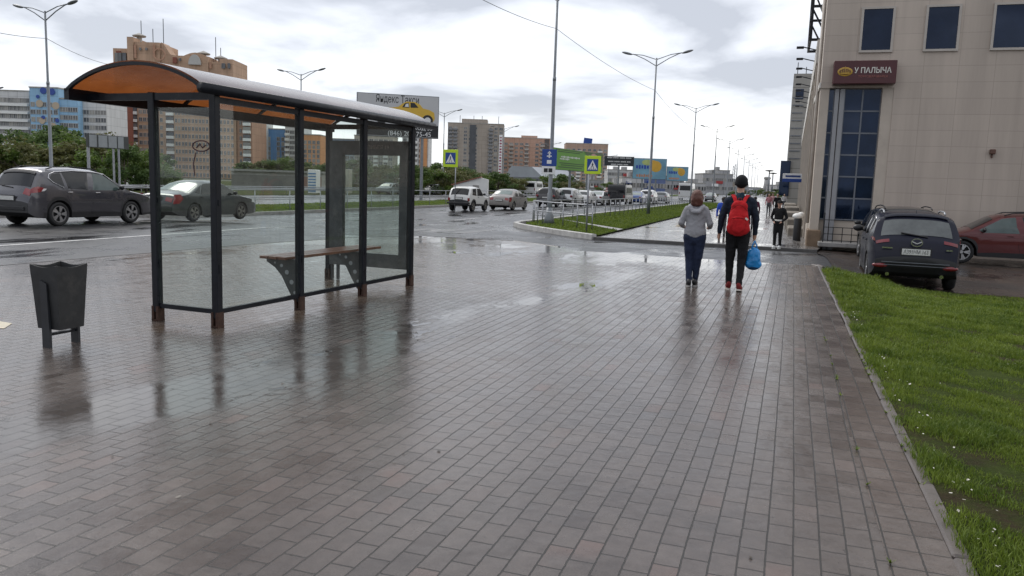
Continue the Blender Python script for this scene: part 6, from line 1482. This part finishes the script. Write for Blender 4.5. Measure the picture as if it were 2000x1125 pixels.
# low metal roofed hall
A=PD(985,340,260); B=PD(1056,352,250); Wd=math.hypot(B.x-A.x,B.y-A.y)
t=thing('metal_hall','low hall with a grey sloping metal roof before the terracotta building','building',(A.x,A.y,-.4),math.atan2(B.y-A.y,B.x-A.x))
hA=PD(1000,324,260).z+.4; hE=PD(1030,346,255).z+.4
MB().box((Wd/2,9,hE/2),(Wd,18,hE)).build('wall',M('hall_wall',(.14,.145,.16),.6,var=.2,vs=.3),t)
MB().prism([(-.5,hE),(Wd*.16,hA),(Wd*.72,hA*.97),(Wd+.5,hE),(Wd,hE-.5),(0,hE-.5)],17,0,Matrix.Translation((0,17.6,0))@Matrix.Rotation(R(90),4,'X')).build('roof',M('hall_roof',(.30,.32,.35),.4,.3,var=.15,vs=.3),t)
MB().box((Wd*.62,-.1,hE*.80),(Wd*.62,.3,hE*.14)).build('window_band',m_winp,t)
# white shed behind the off-roader
A=PD(886,356,100); B=PD(952,358,100); Wd=math.hypot(B.x-A.x,B.y-A.y); hE=PD(890,362,100).z+.4; hA=PD(940,347,100).z+.4
t=thing('white_shed','small white shed with a lean-to roof behind the white off-roader','building',(A.x,A.y,-.4),math.atan2(B.y-A.y,B.x-A.x))
MB().prism([(0,0),(Wd,0),(Wd,hA-.2),(Wd*.78,hA),(0,hE)],5,0,Matrix.Translation((0,5,0))@Matrix.Rotation(R(90),4,'X')).build('wall',m_white,t)
MB().bar((-.3,2.5,hE+.05),(Wd*.80,2.5,hA+.08),5.4,.12).build('roof',M('shed_roof_red',(.25,.10,.07),.6,var=.2),t); MB().box((Wd*.66,-.04,hE*.82),(.75,.1,.75)).build('window',m_winp,t); MB().box((Wd*.18,-.03,hE*.70),(1.2,.1,.6)).build('window',m_winp,t)
# concrete garages behind the opposite carriageway
A=PD(452,333,112); B=PD(628,333,112); Wd=math.hypot(B.x-A.x,B.y-A.y); hh=A.z+.4
t=thing('garage_row','long low grey concrete garage row seen through the shelter','building',(A.x,A.y,-.4),math.atan2(B.y-A.y,B.x-A.x))
MB().box((Wd/2,3,hh/2),(Wd,6,hh)).build('wall',m_concd,t); MB().box((Wd/2,2.9,hh+.12),(Wd+.4,6.6,.28)).build('roof',M('roof_felt_pale',(.27,.265,.25),.8,var=.2),t)
for i in range(5): MB().box((Wd*(.1+.2*i),-.04,hh*.42),(2.5,.1,hh*.76)).build('garage_door',M('garage_door',(.17,.165,.15) if i!=4 else (.24,.15,.12),.7,var=.25,vs=.8),t)
A=PD(601,331,95); B=PD(618,331,95); t=thing('white_kiosk','white and blue kiosk panel at the end of the garage row','kiosk',(A.x,A.y,-.4),math.atan2(B.y-A.y,B.x-A.x)); Wd=math.hypot(B.x-A.x,B.y-A.y); hh=A.z+.4
MB().box((Wd/2,1,hh/2),(Wd,2,hh),bev=.05).build('body',m_white,t)
g=MB()
for i in range(7): g.box((Wd/2,-.02,hh*(.12+.12*i)),(Wd*.86,.05,hh*.045))
g.build('blue_stripe',M('kiosk_blue',(.08,.22,.42),.5,var=.1),t)
A=PD(655,330,100); B=PD(682,331,100); t=thing('pale_kiosk','pale poster-covered kiosk seen through the poster frame','kiosk',(A.x,A.y,-.4),math.atan2(B.y-A.y,B.x-A.x)); Wd=math.hypot(B.x-A.x,B.y-A.y); hh=A.z+.4
MB().box((Wd/2,1,hh/2),(Wd,2,hh),bev=.05).build('body',M('kiosk_cream',(.42,.38,.30),.6,var=.2,vs=1),t); MB().box((Wd/2,-.03,hh*.55),(Wd*.5,.06,hh*.4)).build('window',m_winp,t)
# street end: mixed low blocks
rs=random.Random(5); kinds=[((.34,.34,.35),'grey'),((.48,.48,.48),'white'),((.12,.16,.30),'dark blue'),((.40,.16,.20),'pink'),((.30,.26,.22),'beige')]
blk=[(1050,1082,340,300,4,'beige low block behind the tall lamp pole'),(1188,1240,332,430,1,'white apartment block under the black billboard'),(1150,1180,352,330,0,'grey low block left of the corner crossing sign post'),(1196,1216,360,260,3,'pink shop front right of the corner crossing sign'),(1216,1258,347,280,1,'long white shop block behind the blue sedan'),(1256,1300,349,300,2,'dark blue shop block under the larger fruit billboard'),(1300,1336,353,320,0,'grey shop block under the smaller fruit billboard'),(1336,1378,358,340,1,'white shop block left of the grey complex'),
     (1374,1432,340,380,0,'large grey complex with roof boxes far up the road'),(1394,1426,333,400,0,'upper storey block on top of the grey complex'),(1428,1452,356,420,4,'beige block right of the grey complex, behind the beanie'),(1452,1486,366,520,0,'far grey block at the end of the road'),(1486,1520,368,560,4,'far beige block at the end of the road'),(1518,1545,362,420,0,'far grey block nearest the stone steps')]
for (a,c,py,d,ki,lab) in blk:
    mt=facade('street_block_'+kinds[ki][1].replace(' ','_'),kinds[ki][0],cw=5,chh=3.2,seam=.12)
    t,W_,H_=bldg('street_block',lab,(a,py),(c,py+1),d,d,mt,depth=18,storeys=max(1,int((PD(a,py,d).z)/3.4)),cols=max(3,int((c-a)/6)),wsz=(2.2,1.7),z_low=.8,top_gap=.6,group='blocks at the end of the street')
    if ki in (1,0,2):
        for i in range(2): MB().box((W_*rs.uniform(.2,.8),-.3,H_*rs.uniform(.3,.8)),(W_*.22,.4,H_*.14)).build('shop_board',rs.choice((m_signblue,m_signw,M('board_red',(.35,.04,.04),.5,var=0))),t)
    for i in range(2): MB().box((W_*rs.uniform(.2,.8),8,H_+1),(W_*.2,4,2.0)).build('roof_box',f_grey,t)
P_=PD(1497,372,480); t=thing('chimney','slender pale chimney stack at the far end of the road','chimney',(P_.x,P_.y,-.4)); zt=PD(1497,344,480).z
MB().tube([(0,0,0),(0,0,zt*.5),(0,0,zt)],[2.4,1.9,1.5],12).build('shaft',f_grey,t,True); MB().lathe([(1.5,0),(2.0,.4),(2.0,1.2),(1.4,1.4)],12,0,(0,0,zt-1.6)).build('rim',m_concd,t)
for i,(px,py,d) in enumerate(((1503,333,300),(1510,338,330))):
    P_=PD(px,py,d); t=thing('floodlight_mast',('nearer' if i==0 else 'farther')+' of two tall masts with floodlight rings at the end of the road','mast',(P_.x,P_.y,-.4),0,'floodlight masts')
    MB().tube([(0,0,0),(0,0,P_.z+.4)],[.35,.2],8).build('pole',m_pole,t,True); MB().lathe([(.3,0),(1.5,.15),(1.5,.45),(.3,.6)],14,0,(0,0,P_.z)).build('light_ring',m_dark,t,True)
for i,(px,py,d) in enumerate(((1433,322,420),(1437,319,440))):
    P_=PD(px,py,d); t=thing('lattice_mast','thin lattice mast above the grey complex, '+('left' if i==0 else 'right')+' of the two','mast',(P_.x,P_.y,-.4),0,'lattice masts'); b=MB()
    for a in range(3):
        an=a*2.094; b.bar((1.2*math.cos(an),1.2*math.sin(an),0),(.3*math.cos(an),.3*math.sin(an),P_.z),.18,.18)
    for k in range(10): z=P_.z*k/10; r_=1.2-.9*k/10; b.bar((r_,0,z),(-r_*.5,r_*.87,z+P_.z/10),.1,.1)
    b.build('lattice',m_pole,t)
# ------------------------------------------------------------------ trees
m_leafA=leafmat('leaves_mid_green',(.036,.070,.014),(.16,.23,.048),.4,.6); m_leafB=leafmat('leaves_dark_green',(.028,.058,.016),(.11,.17,.042),.38,.6); m_leafC=leafmat('leaves_olive',(.065,.070,.025),(.17,.17,.06),.35,.65)
def tree_mesh(seed,h,w_,nl,ls,low=.12):
    r=np.random.default_rng(seed); nb=26; cs=[]; rr=[]
    for i in range(nb):
        z=r.uniform(low,.96); env=math.sin(math.pi*min(1,(z-low)/(1.02-low))**.75)*.5+.14; a=r.uniform(0,6.283); d=env*math.sqrt(r.uniform(.05,1))
        cs.append((d*math.cos(a)*w_,d*math.sin(a)*w_,z*h)); rr.append(r.uniform(.09,.19)*w_)
    cs=np.array(cs); rr=np.array(rr); k=r.integers(0,nb,nl); v=r.normal(size=(nl,3)); v/=np.linalg.norm(v,axis=1)[:,None]; v[:,2]*=.8
    P=cs[k]+v*(rr[k]*r.uniform(.35,1.15,nl))[:,None]; nrm=v+r.normal(0,.6,(nl,3)); nrm/=np.linalg.norm(nrm,axis=1)[:,None]
    u=np.cross(nrm,r.normal(size=(nl,3))); u/=np.linalg.norm(u,axis=1)[:,None]; t=np.cross(nrm,u); s=ls*r.uniform(.6,1.35,nl)
    u=u*s[:,None]; t=t*s[:,None]*.62
    q=np.stack([P-u,P-t*.9,P+u,P+t*.9],1)
    return q,cs,np.clip(r.random(nb)[k]*.6+r.random(nl)*.4,0,1)
tp=[]
for i in range(6):
    q,cs,rn=tree_mesh(40+i,1.0,(.95,.8,1.2,.9,1.1,.7)[i],3400,.030,(.08,.2,.05,.15,.05,.22)[i])
    me=npmesh('crown',q,4,(m_leafA,m_leafB,m_leafC)[i%3],rn)
    b=MB().tube([(0,0,-.02),(.008,.004,.2),(-.006,.01,.45),(.01,0,.75)],[.024,.018,.013,.006],7)
    for j in range(6): c=cs[j*4]; b.tube([(0,0,.18+.06*j),tuple(np.array([c[0]*.5,c[1]*.5,(c[2]+.2)*.5+.05])),tuple(c)],[.011,.008,.003],5)
    tp.append((me,b.mesh('trunk',m_trunk,True)))
def tree(px,pytop,d,kind,label,group,wx=1.0,base=-.35,nm='bushy_tree'):
    P_=PD(px,pytop,d); h=P_.z-base; t=thing(nm,label,'tree',(P_.x,P_.y,base),random.uniform(0,6.28),group); t.scale=(h*wx,h*wx,h)
    link('trunk',tp[kind][1],t); link('crown',tp[kind][0],t); return t
left=[(-22,262,74,1),(8,266,70,0),(30,262,80,4),(52,272,70,2),(75,258,88,1),(97,270,74,0),(121,250,95,1),(140,262,78,3),(158,270,72,5),(180,262,92,2),(198,283,70,0),(221,280,78,4),(243,288,68,1),(262,282,82,0),(283,296,70,3),(300,300,84,4)]
for i,(px,py,d,k) in enumerate(left):
    tree(px,py,d,k,f'{("mid green","dark green","olive")[k%3]} bushy tree, {ORD[i]} from the left in the row behind the grey SUV','trees across the road on the left',1.25 if k!=1 else 1.0)
mid=[(478,318,150),(497,316,155),(515,312,150),(533,315,158),(552,309,150),(571,312,155),(588,316,150),(604,320,150),(622,318,140),(640,322,130),(662,316,150),(685,318,150),(708,312,140),(731,316,135),(752,318,130)]
for i,(px,py,d) in enumerate(mid):
    tree(px,py,d,(i*5+1)%6,f'distant green tree, {ORD[i]} from the left in the row above the concrete garages','trees above the garages',1.5)
rt=[(772,326,118),(790,323,122),(806,326,110),(822,320,120),(840,324,112),(858,321,125),(873,325,115),(890,328,128),(906,330,130),(924,333,140),(956,333,135),(974,338,130),(992,343,135),(1012,350,140),(1032,349,150),(1052,352,150),(1090,336,170),(1102,342,165),(1120,352,160),(1188,356,180)]
for i,(px,py,d) in enumerate(rt):
    tree(px,py,d,(i*7+2)%6,f'green bushy tree, {ORD[i]} from the left in the belt right of the shelter','trees right of the shelter',1.6)
far=[(1432,372,260),(1452,371,300),(1470,372,330),(1486,370,360),(1500,373,300),(1514,370,340),(1528,371,280),(1400,378,220),(1542,374,240)]
for i,(px,py,d) in enumerate(far):
    tree(px,py,d,(i*5)%6,f'small far tree, {ORD[i]} from the left at the end of the pavement','trees at the end of the street',1.9)
# weeds in the joints of the border
b=MB(); rw=random.Random(3); tq=[]
for i in range(26):
    y=3.6+rw.random()*8; x=rw.choice((.573,.868))+rw.uniform(-.008,.008)
    for k in range(10):
        a=rw.uniform(0,6.28); l=rw.uniform(.012,.035); w_=.005; tq.append([(x-w_*math.sin(a),y+w_*math.cos(a),.004),(x+w_*math.sin(a),y-w_*math.cos(a),.004),(x+l*.7*math.cos(a)+w_*.6*math.sin(a),y+l*.7*math.sin(a)-w_*.6*math.cos(a),.004+l*.7),(x+l*.7*math.cos(a)-w_*.6*math.sin(a),y+l*.7*math.sin(a)+w_*.6*math.cos(a),.004+l*.7)])
o=link('joint_weeds',npmesh('joint_weeds',np.array(tq),4,m_grass,np.random.default_rng(2).random(len(tq)))); o['kind']='stuff'
for o in bpy.data.objects:
    for k in ('_w','_h'):
        if k in o: del o[k]
# scattered wet leaves, twigs and bits of litter on the paving
rl=np.random.default_rng(17); k=90; lx=rl.uniform(-6,.5,k); ly=3.2+rl.random(k)**1.3*12; a=rl.uniform(0,6.28,k); s1=rl.uniform(.006,.022,k); s2_=s1*rl.uniform(.15,.7,k)
ctr=np.stack([lx,ly,np.full(k,.006)],1); u=np.stack([np.cos(a),np.sin(a),rl.normal(0,.12,k)],1)*s1[:,None]; v=np.stack([-np.sin(a),np.cos(a),rl.normal(0,.12,k)],1)*s2_[:,None]
o=link('leaf_litter',npmesh('leaf_litter',np.stack([ctr-u,ctr-v,ctr+u,ctr+v],1),4,M('wet_leaves',(.045,.032,.018),.4,var=.6,vs=40))); o['kind']='stuff'
